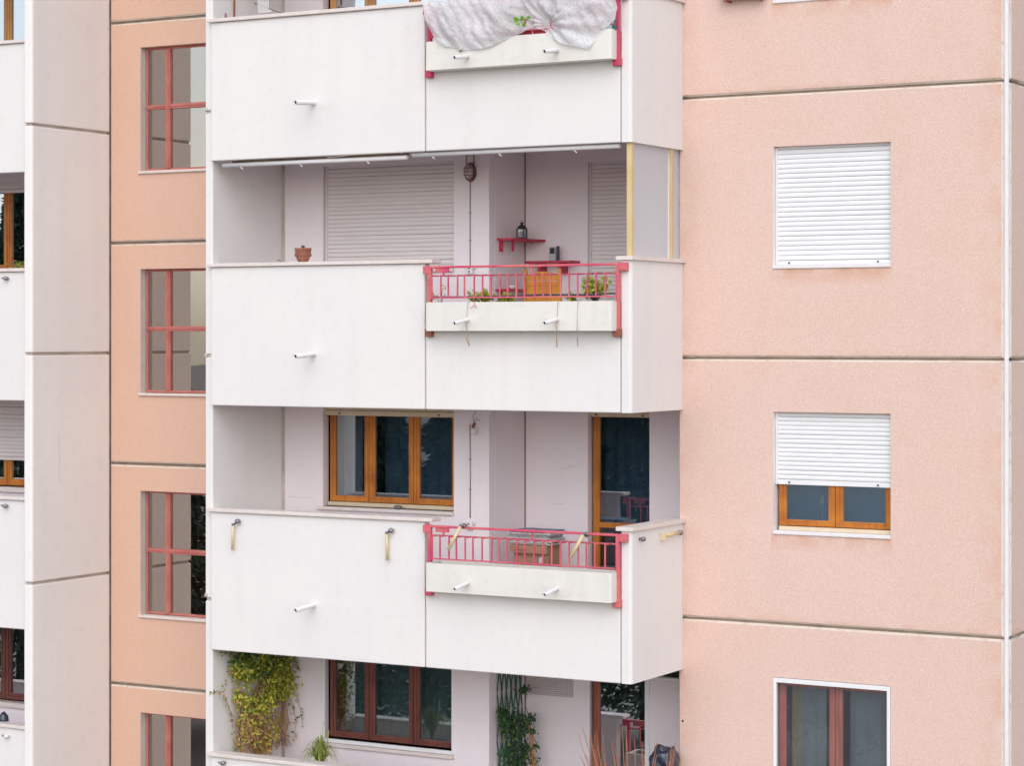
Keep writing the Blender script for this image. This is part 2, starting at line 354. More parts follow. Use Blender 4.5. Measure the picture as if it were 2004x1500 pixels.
# ---- walls of the pink wing
ROX0, ROX1 = XY(1513, RY), XY(1743, RY)
for k, f in enumerate(FLO):
    z1 = f + 3.0 - 0.013; z0 = f + 0.013
    hole = (ROX0, ROX1, f + 1.03, f + 2.395)
    panel('wall_panel', RY, -11.42, -7.57, z0, z1, 'pink', BLD, [hole], cham=0.022, reveal='bead')
    panel('wall_panel', -7.505, RY + 0.055, 32, z0, z1, 'pink', BLD, axis='X', cham=0.022)
for f in FLO + [8.73]:
    MB().box(-11.42, -7.58, RY + 0.04, RY + 0.19, f - 0.018, f + 0.018).build('joint_sealant', 'sealant_mid', BLD)
    MB().box(-7.69, -7.54, RY + 0.20, 32, f - 0.018, f + 0.018).build('joint_sealant', 'sealant_mid', BLD)
for f in FLO:
    b = MB(); zc = f + 0.002
    b.tube([(-11.40, RY + .006, zc + .010), (-11.33, RY + .002, zc + .016), (-11.27, RY + .006, zc + .006), (-11.19, RY + .012, zc + .008)], .009, 6, .005)
    b.build('sealant_blob', 'sealant_mid', BLD)
    b = MB(); b.tube([(-7.50, RY + .07, zc + .02), (-7.495, RY + .22, zc + .012), (-7.50, RY + .38, zc - .012)], .010, 6, .005)
    b.build('sealant_blob', 'sealant_mid', BLD)
MB().box(-7.568, -7.520, RY + 0.012, RY + 0.052, GZ, 8.7, 0.01).build('corner_bead', 'bead', BLD)
MB().box(-11.40, -7.52, RY + 0.01, 32, GZ, -9.27).build('base_wall', 'pink', BLD)

# ---- stair wall
SOX0, SOX1 = XY(275, SY), -18.0
SJ = [4.245 + 3.0 - 3.0 * k for k in range(0, 6)]       # joints
for j, z1 in enumerate(SJ[:-1]):
    z0 = z1 - 3.0
    zt = {}
    hole = (SOX0, SOX1, z1 - 0.36 - 1.70, z1 - 0.36)
    panel('wall_panel', SY, PX + 0.01, -17.20, z0 + 0.018, z1 - 0.018, 'salmon', BLD, [hole], cham=0.02)
for z in SJ: MB().box(PX, -17.22, SY + 0.04, SY + 0.19, z - 0.018, z + 0.018).build('joint_sealant', 'sealant', BLD)
MB().box(PX - 0.01, -17.2, SY + 0.02, 30, GZ, SJ[-1] - 0.02).build('base_wall', 'salmon', BLD)

# ---- grey column and white fin
for k, f in enumerate(FLO):
    b = MB()
    b.prism([(PX, SY + 0.15), (PX, PY + 0.025), (PX - 0.022, PY), (PX - 0.125, PY), (PX - 0.14, PY + 0.02), (PX - 0.14, SY + 0.15)], f + 0.035, f + 2.995, 'z')
    o = b.build('column_panel', 'white2', BLD)
    bv = o.modifiers.new('b', 'BEVEL'); bv.width = 0.014; bv.segments = 2; bv.limit_method = 'ANGLE'
    b = MB(); b.box(-17.235, -17.125, 22.90, SY + 0.2, f + 0.03, f + 2.99, 0.008)
    b.build('fin_panel', 'white', BLD)
for f in FLO[:]:
    MB().box(PX - 0.12, PX - 0.03, PY + 0.03, SY + 0.1, f - 0.01, f + 0.04).build('joint_sealant', 'sealant_pale', BLD)
    MB().box(-17.225, -17.135, 22.92, SY, f - 0.015, f + 0.035).build('joint_sealant', 'sealant_pale', BLD)
MB().box(PX - 0.13, PX - 0.01, PY + 0.02, SY, GZ, FLO[-1] - 0.02).build('base_wall', 'white2', BLD)
MB().box(PX - 0.02, PX + 0.005, SY - 0.012, SY + 0.03, GZ, 8.7).build('joint_sealant', 'sealant', BLD)
for zz in (ZP(210, -17.18, 22.9), ZP(692, -17.18, 22.9), ZP(1162, -17.18, 22.9)):
    MB().box(-17.245, -17.20, 22.885, 22.93, zz - 0.045, zz + 0.0, 0.012, 2).build('sealant_blob', 'sealant_pale', BLD)

# ---- loggia walls
LW0, LW1 = XY(632, W1), XY(888, W1)
DX0, DX1 = XY(1150, W2), XY(1271, W2)
def loggia(f, doorhole=True):
    top = f + 2.72
    panel('loggia_wall', W1, XL + 0.03, XC, f, top, 'plaster', BLD, [(LW0, LW1, f + 1.09, f + 2.41)], cham=0.004, depth=0.13, edge='plaster', reveal='plaster')
    panel('loggia_wall', XC + 0.0, W1 + 0.145, W2, f, top, 'plaster', BLD, axis='X', cham=0.006, depth=0.12, edge='plaster')
    panel('loggia_wall', W2, XC + 0.012, -11.30, f, top, 'plaster', BLD, [(DX0, DX1, f + 0.02, f + 2.40)], cham=0.003, depth=0.13, edge='plaster', reveal='plaster')
for f in FLO[:-1]: loggia(f)
b = MB()
b.box(XL - 0.004, XL + 0.045, W1 - 0.004, W1 + 0.06, -9, 8.5)
b.build('joint_sealant', 'sealant_pale', BLD)
MB().box(XC - 0.08, XC - 0.008, W1 + 0.131, W1 + 0.144, -9, 8.5).build('joint_sealant', 'sealant', BLD)
MB().box(XC - 0.004, XC + 0.010, W2 - 0.008, W2 + 0.002, -9, 8.5).build('joint_sealant', 'sealant', BLD)
MB().box(-11.44, -11.39, RY + 0.21, W2 + 0.3, -9.2, 8.7).build('interior_wall', 'plaster', BLD)

# ---- left block
LBX = PX - 0.145
LWY = 24.6
for i, f in enumerate(FLO[:-1]):
    zb = f + 1.12
    panel('loggia_wall', LWY, -26, PX - 0.1, f, f + 2.72, 'plaster', BLD, [(-23.6, -20.75, zb, f + 2.40)], cham=0.003, depth=0.13, edge='plaster', reveal='plaster')

# ---- rooms behind the walls
def boxes(name, m, lst):
    for q in lst: MB().box(*q).build(name, m, BLD)
for f in FLO + [8.73]:
    boxes('floor_slab', 'interior', [(-17.3, -7.72, 25.42, 31, f - 0.26, f - 0.02), (-11.39, -7.72, RY + 0.22, 25.40, f - 0.26, f - 0.02),
        (-17.3, XC - 0.13, W1 + 0.17, 25.40, f - 0.26, f - 0.02), (-26, PX - 0.15, LWY + 0.16, 31, f - 0.26, f - 0.02)])
boxes('interior_wall', 'interior', [(x, x + 0.1, 25.5 if x > -20 else 24.8, 31, -12, 8.7) for x in (-26.1, -20.33, -17.4, -13.6, -11.35)] +
    [(-11.38, -11.30, RY + 0.2, 25.5, -12, 8.7), (-26.1, -7.7, 31, 31.1, -12, 8.7), (-26.2, -26.05, 23.0, 31, -12, 8.7), (XC - 0.16, XC - 0.06, 24.6, 25.6, -12, 8.7)])
boxes('stair_interior_wall', 'stair_int', [(-20.2, -17.45, 28.0, 28.1, -12, 8.7), (-17.45, -17.42, 24.95, 28, -12, 8.7), (-20.2, -20.17, 24.95, 28, -12, 8.7)] +
    [(-20.17, -17.45, 24.95, 28, z - 0.35, z - 0.1) for z in SJ])
MB().box(-26.2, -7.5, 23.5, 31.2, 8.74, 9.0).build('roof', 'ground', BLD)

# ------------------------------------------------------------------ windows
def sash(par, x0, x1, z0, z1, Y, wd, m, g='glass_dark', bot=None, th=0.05):
    bot = bot or wd; b = MB()
    for (a, c, e, f) in ((x0, x0 + wd, z0, z1), (x1 - wd, x1, z0, z1), (x0 + wd, x1 - wd, z0, z0 + bot), (x0 + wd, x1 - wd, z1 - wd, z1)):
        b.box(a, c, Y, Y + th, e, f, 0.004)
    w_ = wd * 0.55                                                           # raised outer moulding
    for (a, c, e, f) in ((x0 + 0.004, x0 + w_, z0 + 0.004, z1 - 0.004), (x1 - w_, x1 - 0.004, z0 + 0.004, z1 - 0.004)):
        b.box(a, c, Y - 0.012, Y + 0.004, e, f, 0.003)
    b.box(x0 + w_, x1 - w_, Y - 0.012, Y + 0.004, z0 + 0.004, z0 + bot * 0.55, 0.003)
    s = b.build('sash', m, par)
    MB().box(x0 + wd - 0.006, x1 - wd + 0.006, Y + th * 0.5, Y + th * 0.5 + 0.004, z0 + bot - 0.006, z1 - wd + 0.006).build('pane', g, par)
    return s
def frame(par, x0, x1, z0, z1, Y, wd, m, name='window', label=None, th=0.07):
    b = MB()
    b.box(x0, x0 + wd, Y, Y + th, z0, z1, 0.004); b.box(x1 - wd, x1, Y, Y + th, z0, z1, 0.004)
    b.box(x0 + wd, x1 - wd, Y, Y + th, z0, z0 + wd, 0.004); b.box(x0 + wd, x1 - wd, Y, Y + th, z1 - wd, z1, 0.004)
    o = b.build(name, m, par)
    if label: o['label'] = label
    return o
def sill(par, x0, x1, Y0, Y1, z0, z1, m='marble'):
    return MB().box(x0, x1, Y0, Y1, z0, z1, 0.006).build('sill', m, par)
def curtain(par, x0, x1, z0, z1, Y, m, amp=0.03, lam=0.11, seed=0):
    b = MB(); n = max(8, int((x1 - x0) / 0.02)); pr = None
    for i in range(n + 1):
        x = x0 + (x1 - x0) * i / n
        y = Y + amp * math.sin(x / lam * 6.28 + 2 * noise.noise((x * 3, seed, 0))) * (0.6 + 0.4 * noise.noise((x * 2, seed + 5, 0)))
        c = (b.bm.verts.new((x, y, z0)), b.bm.verts.new((x, y * 0.5 + Y * 0.5, z1)))
        if pr: ff = b.bm.faces.new((pr[0], c[0], c[1], pr[1])); ff.smooth = True
        pr = c
    return b.build('curtain', m, par)
def slat_mesh(L, h, m, name='slat'):
    """one shutter slat, convex face towards -Y, origin at its lower left end"""
    b = MB(); prof = []
    for i in range(6):
        t = i / 5; prof.append((-0.006 * math.sin(math.pi * min(1, t * 1.02)) ** 0.7 if 0 < t < 1 else 0.0, h * 0.04 + (h * 0.92) * t))
    prof = [(0.006, prof[0][1])] + prof + [(0.006, prof[-1][1])]
    b.prism([(y, z) for y, z in prof], 0, L, 'x')
    bm = b.bm; bmesh.ops.recalc_face_normals(bm, faces=bm.faces)
    me = bpy.data.meshes.new(name); bm.to_mesh(me); bm.free(); me.materials.append(M[m]); return me
def shutter(x0, x1, z0, z1, Y, pitch, m, label=None, guide='bead', stops=True, par=None, barh=0.05):
    gw = 0.022
    g = MB().box(x0 + gw, x1 - gw, Y + 0.010, Y + 0.016, z0 + 0.01, z1).build('roller_shutter', 'gap', BLD)
    for xg_ in (x0, x1 - gw): MB().box(xg_, xg_ + gw, Y - 0.025, Y + 0.03, z0, z1, 0.003).build('guide_rail', guide, g)
    if label: g['label'] = label
    me = slat_mesh(x1 - x0 - 2 * gw, pitch, m); org = BLD.location
    z = z0 + barh; first = True
    while z < z1 - 0.005:
        o = bpy.data.objects.new('slat', me); col.objects.link(o); o.parent = g
        o.location = Vector((x0 + gw, Y + rnd.uniform(-0.0018, 0.0018), z + rnd.uniform(-0.0012, 0.0012))) - org; o.rotation_euler = (0, rnd.uniform(-1, 1) * 0.0016, 0); z += pitch
    MB().box(x0 + gw, x1 - gw, Y - 0.014, Y + 0.012, z0, z0 + barh - 0.006, 0.004).build('bottom_bar', m, g)
    if stops:
        for x in (x0 + (x1 - x0) * 0.12, x1 - (x1 - x0) * 0.12):
            MB().tube([(x, Y - 0.034, z0 + barh * 0.42), (x, Y - 0.012, z0 + barh * 0.42)], 0.010, 8).build('stop', 'black', g)
    return g
# --- pink wing windows
for k, f in enumerate(FLO[:-1]):
    z0, z1 = f + 1.03, f + 2.395; x0, x1 = ROX0, ROX1
    lab = {1: 'window with only its sill in view at the top', 2: 'window closed by a white shutter', 3: 'window with half lowered white shutter', 4: 'window with white outer frame and reddish wooden sashes'}.get(k)
    wm = 'wood_red' if k == 4 else 'wood'
    fr = frame(BLD, x0 + 0.012, x1 - 0.012, z0 + 0.055, z1 - 0.002, RY + 0.135, 0.03, wm, label=lab)
    xm = (XY(1625, RY + 0.14) + XY(1652, RY + 0.14)) / 2 - 0.01
    if k == 3:
        sash(fr, XY(1525, RY + 0.12), xm, z0 + 0.075, z1 - 0.03, RY + 0.115, 0.085, wm, 'glass_frost', 0.07)
        sash(fr, xm + 0.003, x1 - 0.02, z0 + 0.075, z1 - 0.03, RY + 0.115, 0.085, wm, 'glass_frost', 0.07)
        MB().box(x0 + 0.03, x1 - 0.012, RY + 0.09, RY + 0.112, z0 + 0.025, z0 + 0.07, 0.004).build('threshold', 'cream', fr)
        curtain(fr, x0 + 0.05, x1 - 0.05, z0 + 0.1, z1, RY + 0.32, 'curtain_blue_fill', 0.012, 0.3, 3)  # the cloth's blue stands in for sky mirrored in these panes
        # white floor lamp seen through the glass
        lp = P(1610, 1037, RY + 0.27)
        t = thing('table_lamp', lp, 'thin white lamp standing behind the left pane of the half shuttered window', 'lamp')
        MB().tube([lp, lp + Vector((0, 0, 0.31))], 0.008, 8).build('stem', 'whiteplastic', t)
        MB().lathe(lp + Vector((0, 0, 0.29)), [(0.035, 0), (0.012, 0.09)], 14).build('lamp_shade', 'whiteplastic', t)
        MB().lathe(lp, [(0.03, 0), (0.03, 0.012)], 14).build('base', 'whiteplastic', t)
    elif k == 4:
        sash(fr, x0 + 0.03, xm, z0 + 0.07, z1 - 0.03, RY + 0.115, 0.075, wm, 'glass_low')
        sash(fr, xm + 0.003, x1 - 0.02, z0 + 0.07, z1 - 0.03, RY + 0.115, 0.075, wm, 'glass_low')
        curtain(fr, XY(1552, 24.5), XY(1573, 24.5), z0 + 0.1, z1 - 0.02, RY + 0.27, 'curtain_o', 0.02, 0.06, 1)
        curtain(fr, XY(1574, 24.5), XY(1622, 24.5), z0 + 0.1, z1 - 0.02, RY + 0.25, 'curtain_g', 0.025, 0.13, 2)
        curtain(fr, XY(1668, 24.5), x1 - 0.03, z0 + 0.1, z1 - 0.02, RY + 0.25, 'curtain_g', 0.03, 0.16, 8)
        b = MB(); wd = 0.042
        b.box(x0 + 0.004, x0 + wd, RY - 0.012, RY + 0.03, z0 + 0.05, z1 - 0.006, 0.004); b.box(x1 - wd, x1 - 0.004, RY - 0.012, RY + 0.03, z0 + 0.05, z1 - 0.006, 0.004)
        b.box(x0 + wd, x1 - wd, RY - 0.012, RY + 0.03, z1 - 0.058, z1 - 0.006, 0.004); b.box(x0 + wd, x1 - wd, RY - 0.012, RY + 0.03, z0 + 0.05, z0 + 0.09, 0.004)
        b.build('screen_frame', 'slat', fr)
        MB().quad([(x0 + wd, RY + 0.02, z0 + 0.09), (x1 - wd, RY + 0.02, z0 + 0.09), (x1 - wd, RY + 0.02, z1 - 0.05), (x0 + wd, RY + 0.02, z1 - 0.05)]).build('insect_screen', 'net', fr)
    else:
        sash(fr, x0 + 0.03, xm, z0 + 0.075, z1 - 0.03, RY + 0.145, 0.07, wm)
        sash(fr, xm + 0.003, x1 - 0.02, z0 + 0.075, z1 - 0.03, RY + 0.145, 0.07, wm)
    if k == 4: sill(fr, x0 - 0.015, x1 + 0.012, RY - 0.03, RY + 0.13, z0 - 0.03, z0 + 0.02)
    else: sill(fr, x0 + 0.001, x1 - 0.001, RY - 0.02, RY + 0.13, z0 - 0.018, z0 + 0.024, 'bead')
    if k in (0, 1, 2): shutter(x0 + 0.003, x1 - 0.003, z0 + 0.028, z1 - 0.004, RY + 0.085, 0.0545, 'slat', 'closed white shutter of the pink wing')
    if k == 3: shutter(x0 + 0.003, x1 - 0.003, ZP(948, x0, RY + 0.085), z1 - 0.004, RY + 0.085, 0.0505, 'slat', 'half lowered white shutter of the pink wing', barh=0.06)
# --- stair windows
for j, z1j in enumerate(SJ[:-1]):
    z1 = z1j - 0.36; z0 = z1 - 1.70; x0, x1 = SOX0, SOX1; Y = SY + 0.11
    fr = frame(BLD, x0 + 0.008, x1, z0 + 0.03, z1 - 0.003, Y, 0.03, 'red_frame', label='salmon red metal window of the stair wall')
    xm = XY(330, Y); zm = z0 + 0.03 + 0.86; xr = -18.3
    b = MB(); b.box(xm - 0.035, xm + 0.035, Y - 0.022, Y + 0.03, z0 + 0.06, z1 - 0.03, 0.005); b.box(xm - 0.008, xm + 0.012, Y - 0.034, Y - 0.02, z0 + 0.06, z1 - 0.03, 0.003)
    b.build('mullion', 'red_frame', fr)
    b = MB(); b.box(x0 + 0.03, xm - 0.035, Y - 0.018, Y + 0.03, zm - 0.028, zm + 0.028, 0.005)
    b.box(xm + 0.035, x1 - 0.03, Y - 0.022, Y + 0.03, zm - 0.032, zm + 0.035, 0.005)
    b.box(x0 + 0.03, xm - 0.035, Y - 0.03, Y - 0.016, zm - 0.004, zm + 0.012, 0.003); b.box(xm + 0.035, x1 - 0.03, Y - 0.034, Y - 0.02, zm - 0.004, zm + 0.014, 0.003)
    b.build('transom', 'red_frame', fr)
    for (a, c) in ((x0 + 0.03, xm - 0.03), (xm + 0.03, x1 - 0.03)):
        for (e, g_) in ((z0 + 0.06, zm - 0.02), (zm + 0.02, z1 - 0.03)):
            MB().box(a, c, Y + 0.015, Y + 0.02, e, g_).build('pane', 'glass_stair', fr)
    sill(fr, x0 - 0.02, x1, SY - 0.035, Y + 0.02, z0 - 0.012, z0 + 0.024)
    if j in (1, 2, 3):
        c = P(388, {1: 195, 2: 672, 3: 1113}[j], SY + 0.5); L = {1: 0.75, 2: 0.95, 3: 1.0}[j]
        t = thing('pull_cord', c, 'thin white pull cord hanging inside the %s stair window in view' % {1: 'topmost', 2: 'second', 3: 'third'}[j], 'cord', 'pull cords behind the stair windows')
        MB().tube([c + Vector((0, 0, 0.05)), c + Vector((0.004, 0, L))], 0.007, 6).build('cord', 'whiteplastic', t)
        MB().lathe(c, [(0.005, 0.06), (0.022, 0.03), (0.012, 0)], 10).build('knob', 'whiteplastic', t)
# --- loggia windows and doors
for k, f in enumerate(FLO[:-1]):
    z0, z1 = f + 1.09, f + 2.41; x0, x1 = LW0, LW1; Y = W1 + 0.10
    wm = {1: 'wood_light', 4: 'wood_brown'}.get(k, 'wood')
    lab = {1: 'light wooden window on the top balcony', 2: 'window behind a lowered beige shutter', 3: 'orange varnished three sash window', 4: 'dark brown three sash window'}.get(k)
    fr = frame(BLD, x0 + 0.02, x1 - 0.006, z0 + 0.05, z1 - 0.002, Y + 0.03, 0.04, wm, label=lab)
    c1 = XY(723, Y); c2 = XY(810, Y)
    xs = [x0 + 0.045, c1, c2, x1 - 0.01]
    for a, c in zip(xs, xs[1:]):
        sash(fr, a + 0.002, c - 0.002, z0 + 0.06, z1 - 0.03, Y, 0.075, wm, 'glass_left' if k == 1 else 'glass_dark', 0.075)
    sill(fr, x0 - 0.07, x1 + 0.005, W1 - 0.05, Y + 0.03, z0 - 0.045, z0 + 0.0)
    if k == 3:
        MB().box(x0 + 0.02, x1 - 0.004, Y - 0.03, Y - 0.002, z0 + 0.004, z0 + 0.055, 0.004).build('threshold', 'cream', fr)
        curtain(fr, x0 + 0.1, XY(712, 24.7), z0 + 0.1, z1, Y + 0.22, 'curtain_lav_fill', 0.04, 0.2, 4)  # curtain added to brighten the dark left pane
        curtain(fr, XY(735, 24.7), x1 - 0.08, z0 + 0.1, z1, Y + 0.45, 'curtain_blue_fill', 0.04, 0.2, 5)  # bluish curtain added so the other panes look less black
    if k == 4:
        MB().box(x0 + 0.0, x1 - 0.0, W1 - 0.012, W1 + 0.02, z0 + 0.003, z0 + 0.05, 0.004).build('screen_frame', 'slat', fr)
        for xx in (x0, x1 - 0.028): MB().box(xx, xx + 0.028, W1 - 0.012, W1 + 0.02, z0 + 0.052, z1, 0.004).build('screen_frame', 'slat', fr)
        curtain(fr, x0 + 0.1, x1 - 0.1, z0 + 0.1, z1, Y + 0.3, 'curtain_g', 0.04, 0.17, 4)
    if k == 1: curtain(fr, x0 + 0.3, x1 - 0.1, z0 + 0.1, z1, Y + 0.15, 'curtain_w', 0.03, 0.13, 4)
    if k == 2: shutter(x0 + 0.01, x1 - 0.002, z0 + 0.003, z1 - 0.006, W1 + 0.065, 0.0535, 'slat_beige', 'lowered beige shutter behind the middle balcony', guide='slat_beige')
    if k == 3:
        shutter(x0 + 0.0, x1 - 0.0, z1 - 0.165, z1 - 0.004, W1 + 0.05, 0.05, 'cream', 'rolled up cream shutter above the orange window', guide='cream', barh=0.065)
    # door
    y = W2 + 0.09; a, c = DX0, DX1; e, g_ = f + 0.02, f + 2.40
    wmd = {4: 'wood_red'}.get(k, wm)
    fr = frame(BLD, a + 0.01, c - 0.004, e, g_ - 0.002, y + 0.03, 0.03, wmd, 'balcony_door', {3: 'orange varnished glazed door', 4: 'reddish brown glazed door'}.get(k))
    gl = 'glass_left' if k == 4 else 'glass_dark'
    b = MB()
    st = 0.085
    b.box(a + 0.03, a + 0.03 + st, y, y + 0.05, e + 0.01, g_ - 0.02, 0.005); b.box(a + 0.045, a + 0.075, y - 0.014, y + 0.004, e + 0.01, g_ - 0.02, 0.004)
    b.box(c - 0.03, c - 0.012, y, y + 0.05, e + 0.01, g_ - 0.02, 0.004)
    b.box(a + 0.03 + st, c - 0.03, y, y + 0.05, f + 0.885, f + 0.95, 0.005); b.box(a + 0.03 + st, c - 0.03, y, y + 0.05, e + 0.01, e + 0.12, 0.005)
    b.box(a + 0.03 + st, c - 0.03, y, y + 0.05, g_ - 0.1, g_ - 0.02, 0.005)
    b.build('door_leaf', wmd, fr)
    MB().box(a + 0.11, c - 0.025, y + 0.024, y + 0.028, f + 0.94, g_ - 0.09).build('pane', gl, fr)
    MB().box(a + 0.11, c - 0.025, y + 0.024, y + 0.028, e + 0.11, f + 0.89).build('pane', gl, fr)
    if k == 3: curtain(fr, XY(1175, 25.7), XY(1290, 25.7), f, g_, y + 0.45, 'curtain_blue_fill', 0.04, 0.16, 3)  # curtain added behind the door glass to lift its black towards blue
    if k == 4:
        curtain(fr, XY(1168, 25.5), XY(1198, 25.5), f, g_, y + 0.2, 'curtain_green', 0.03, 0.09, 3)
        curtain(fr, XY(1212, 25.7), XY(1240, 25.7), f, g_, y + 0.5, 'curtain_o', 0.03, 0.09, 3)
        MB().box(c - 0.06, c - 0.0, W2 - 0.012, W2 + 0.03, e, g_, 0.004).build('screen_frame', 'slat', fr)
        MB().box(a + 0.0, a + 0.03, W2 - 0.012, W2 + 0.03, e, g_, 0.004).build('screen_frame', 'slat', fr)
    if k in (0, 2): shutter(a + 0.004, c - 0.002, e, g_ - 0.003, W2 + 0.06, 0.0535, 'slat_beige', 'lowered beige door shutter behind the glass screen', guide='slat_beige', stops=False)
    if k in (1, 3): shutter(a, c, g_ - 0.145, g_ - 0.003, W2 + 0.05, 0.05, 'cream', 'rolled up cream shutter above the balcony door', guide='cream', barh=0.06)
# --- left block windows
for k, f in enumerate(FLO[:-1]):
    x0, x1, z0, z1 = -23.6, -20.75, f + 1.12, f + 2.40; Y = LWY + 0.09
    wm = {1: 'wood_light', 4: 'wood_brown'}.get(k, 'wood')
    fr = frame(BLD, x0, x1, z0 + 0.03, z1 - 0.002, Y + 0.03, 0.04, wm, label={1: 'light wooden window at the top left corner', 2: 'orange wooden window reflecting a tree at the left edge', 3: 'orange wooden window under a lowered shutter at the left edge', 4: 'dark brown window with a bright blue curtain at the left edge'}.get(k))
    cm = (XY(2, Y) + XY(21, Y)) / 2 + (0.03 if k != 4 else 0)
    xs = [x0 + 0.03, cm - 0.95, cm, x1 - 0.02]
    for a, c in zip(xs, xs[1:]): sash(fr, a + 0.002, c - 0.002, z0 + 0.04, z1 - 0.03, Y, 0.07 if k != 4 else 0.09, wm, 'glass_left', 0.09)
    sill(fr, x0 - 0.05, x1 + 0.05, LWY - 0.05, Y + 0.03, z0 - 0.05, z0 + 0.02)
    if k == 4:
        curtain(fr, cm + 0.05, x1, z1 - 0.47, z1 - 0.1, Y + 0.12, 'curtain_blue', 0.02, 0.08, 3)
        curtain(fr, cm + 0.05, x1, z1 - 0.1, z1 + 0.1, Y + 0.12, 'curtain_pink', 0.02, 0.08, 3)
    if k in (0, 2): shutter(x0, x1, z1 - 0.15, z1, LWY + 0.05, 0.055, 'slat_beige', guide='slat_beige', stops=False)
    if k == 3: shutter(x0, x1, ZP(903, -21.5, LWY), z1, LWY + 0.05, 0.0535, 'slat_beige', 'partly lowered shutter at the left edge', guide='slat_beige', stops=False)

# ------------------------------------------------------------------ balconies
PJ1, PJ2 = XY(832, FY), XY(1215, FY)
def pipe(par, base, L=0.4, r=0.022, dz=-0.05, dx=0.0):
    b = MB(); a = Vector(base); e = a + Vector((dx, -L, dz)); n = 14
    q = (e - a).normalized().to_track_quat('Z', 'Y')
    def ring(c, rr): return [b.bm.verts.new(c + q @ Vector((rr * math.cos(6.2832 * k / n), rr * math.sin(6.2832 * k / n), 0))) for k in range(n)]
    R4 = [ring(a, r), ring(e, r), ring(e, r * 0.74), ring(e + (a - e) * 0.06, r * 0.74)]
    for u, v in zip(R4, R4[1:]):
        for k in range(n): ff = b.bm.faces.new((u[k], u[(k + 1) % n], v[(k + 1) % n], v[k])); ff.smooth = True; ff.material_index = 0
    ff = b.bm.faces.new(R4[-1]); ff.material_index = 1  # black disc stands in for the shade inside the pipe mouth
    return b.build('drain_pipe', ['whiteplastic', 'black'], par)
baluster_me = {}
def balcony(k, f):
    pm = 'pinkmetal_new' if k == 1 else 'pinkmetal'
    b = MB()
    b.box(XL, XC, 22.97, W1 - 0.002, f - 0.28, f); b.box(XC + 0.001, -11.46, 22.97, W2 - 0.002, f - 0.28, f)
    slab = b.build('balcony', 'plaster', BLD)
    slab['label'] = {1: 'top balcony under a white fleece', 2: 'middle balcony with a wooden chair and red shelves', 3: 'lower balcony with newspapers in a box', 4: 'bottom balcony of which only the coping shows', 0: 'balcony above the picture'}[k]
    zb, zt = f - 0.60, f + 1.095
    MB().box(XL + 0.005, PJ1 - 0.008, FY, FY + 0.12, zb, zt, 0.012, 2).build('parapet_panel', 'white', slab)
    zt2 = f + 0.42
    MB().box(PJ1 + 0.008, PJ2 - 0.008, FY, FY + 0.12, zb, zt2, 0.012, 2).build('parapet_panel', 'white', slab)
    r = 0.04; pts = [(PJ2 + 0.008, FY), (XR - r, FY)] + [(XR - r + r * math.sin(t * 1.5708 / 4), FY + r - r * math.cos(t * 1.5708 / 4)) for t in range(1, 5)]
    pts += [(XR, RY - 0.004), (XR - 0.05, RY - 0.004), (XR - 0.12, RY - 0.004), (XR - 0.12, FY + 0.12), (PJ2 + 0.008, FY + 0.12)]
    o = MB().prism(pts, zb, zt, 'z').build('parapet_panel', 'white', slab)
    bv = o.modifiers.new('b', 'BEVEL'); bv.width = 0.010; bv.segments = 2; bv.limit_method = 'ANGLE'; bv.angle_limit = R(60)
    for xj in (PJ1, PJ2): MB().box(xj - 0.03, xj + 0.03, FY + 0.03, FY + 0.1, zb + 0.01, zt2).build('joint_sealant', 'sealant_mid', slab)
    # coping
    ct = zt + 0.045
    MB().box(XY(404, FY - 0.04), XY(845, FY - 0.04), FY - 0.04, FY + 0.17, zt + 0.001, ct, 0.006).build('coping', 'marble', slab)
    MB().prism([(XY(1205, FY - 0.04), FY - 0.04), (XR + 0.035, FY - 0.04), (XR + 0.035, RY - 0.003), (XR - 0.17, RY - 0.003), (XR - 0.17, FY + 0.17), (XY(1205, FY - 0.04), FY + 0.17)], zt + 0.001, ct, 'z').build('coping', 'marble', slab)
    # planter
    px0, px1, py0, py1 = XY(834, FY - 0.2), XY(1196, FY - 0.2), FY - 0.2, FY + 0.13
    z0, z1 = f + 0.31, f + 0.64
    b = MB(); t = 0.035
    pr = [(px0, py0), (px1 - 0.03, py0), (px1 - 0.009, py0 + 0.009), (px1, py0 + 0.03), (px1, py1), (px0, py1)]
    pi = [(px0 + t, py0 + t), (px1 - 0.04, py0 + t), (px1 - t - 0.004, py0 + t + 0.004), (px1 - t, py0 + 0.04), (px1 - t, py1 - t), (px0 + t, py1 - t)]
    n = len(pr)
    A = [b.bm.verts.new((*p, z0)) for p in pr]; B = [b.bm.verts.new((*p, z1)) for p in pr]; Cc = [b.bm.verts.new((*p, z1)) for p in pi]; D = [b.bm.verts.new((*p, z1 - 0.06)) for p in pi]
    b.bm.faces.new(A); b.bm.faces.new(D)
    for u, v in ((A, B), (B, Cc), (Cc, D)):
        for i in range(n): b.bm.faces.new((u[i], u[(i + 1) % n], v[(i + 1) % n], v[i]))
    o = b.build('planter_box', 'planter', slab); bv = o.modifiers.new('b', 'BEVEL'); bv.width = 0.006; bv.segments = 2; bv.limit_method = 'ANGLE'
    MB().box(px0 + t + 0.002, px1 - t - 0.002, py0 + t + 0.002, py1 - t - 0.002, z1 - 0.058, z1 - 0.035 if k != 3 else z1 - 0.045).build('soil', 'soil', slab)
    # drain pipes
    bx = XY(615, FY); pipe(slab, (bx, FY, f + 0.04), 0.40, 0.030, -0.03)
    for px in (916, 1091): pipe(slab, (XY(px, py0), py0, f + 0.44), 0.31, 0.024, -0.045)
    # railing
    ph = FY - 0.035
    xpl, xpr = XY(842, ph), XY(1210, ph)
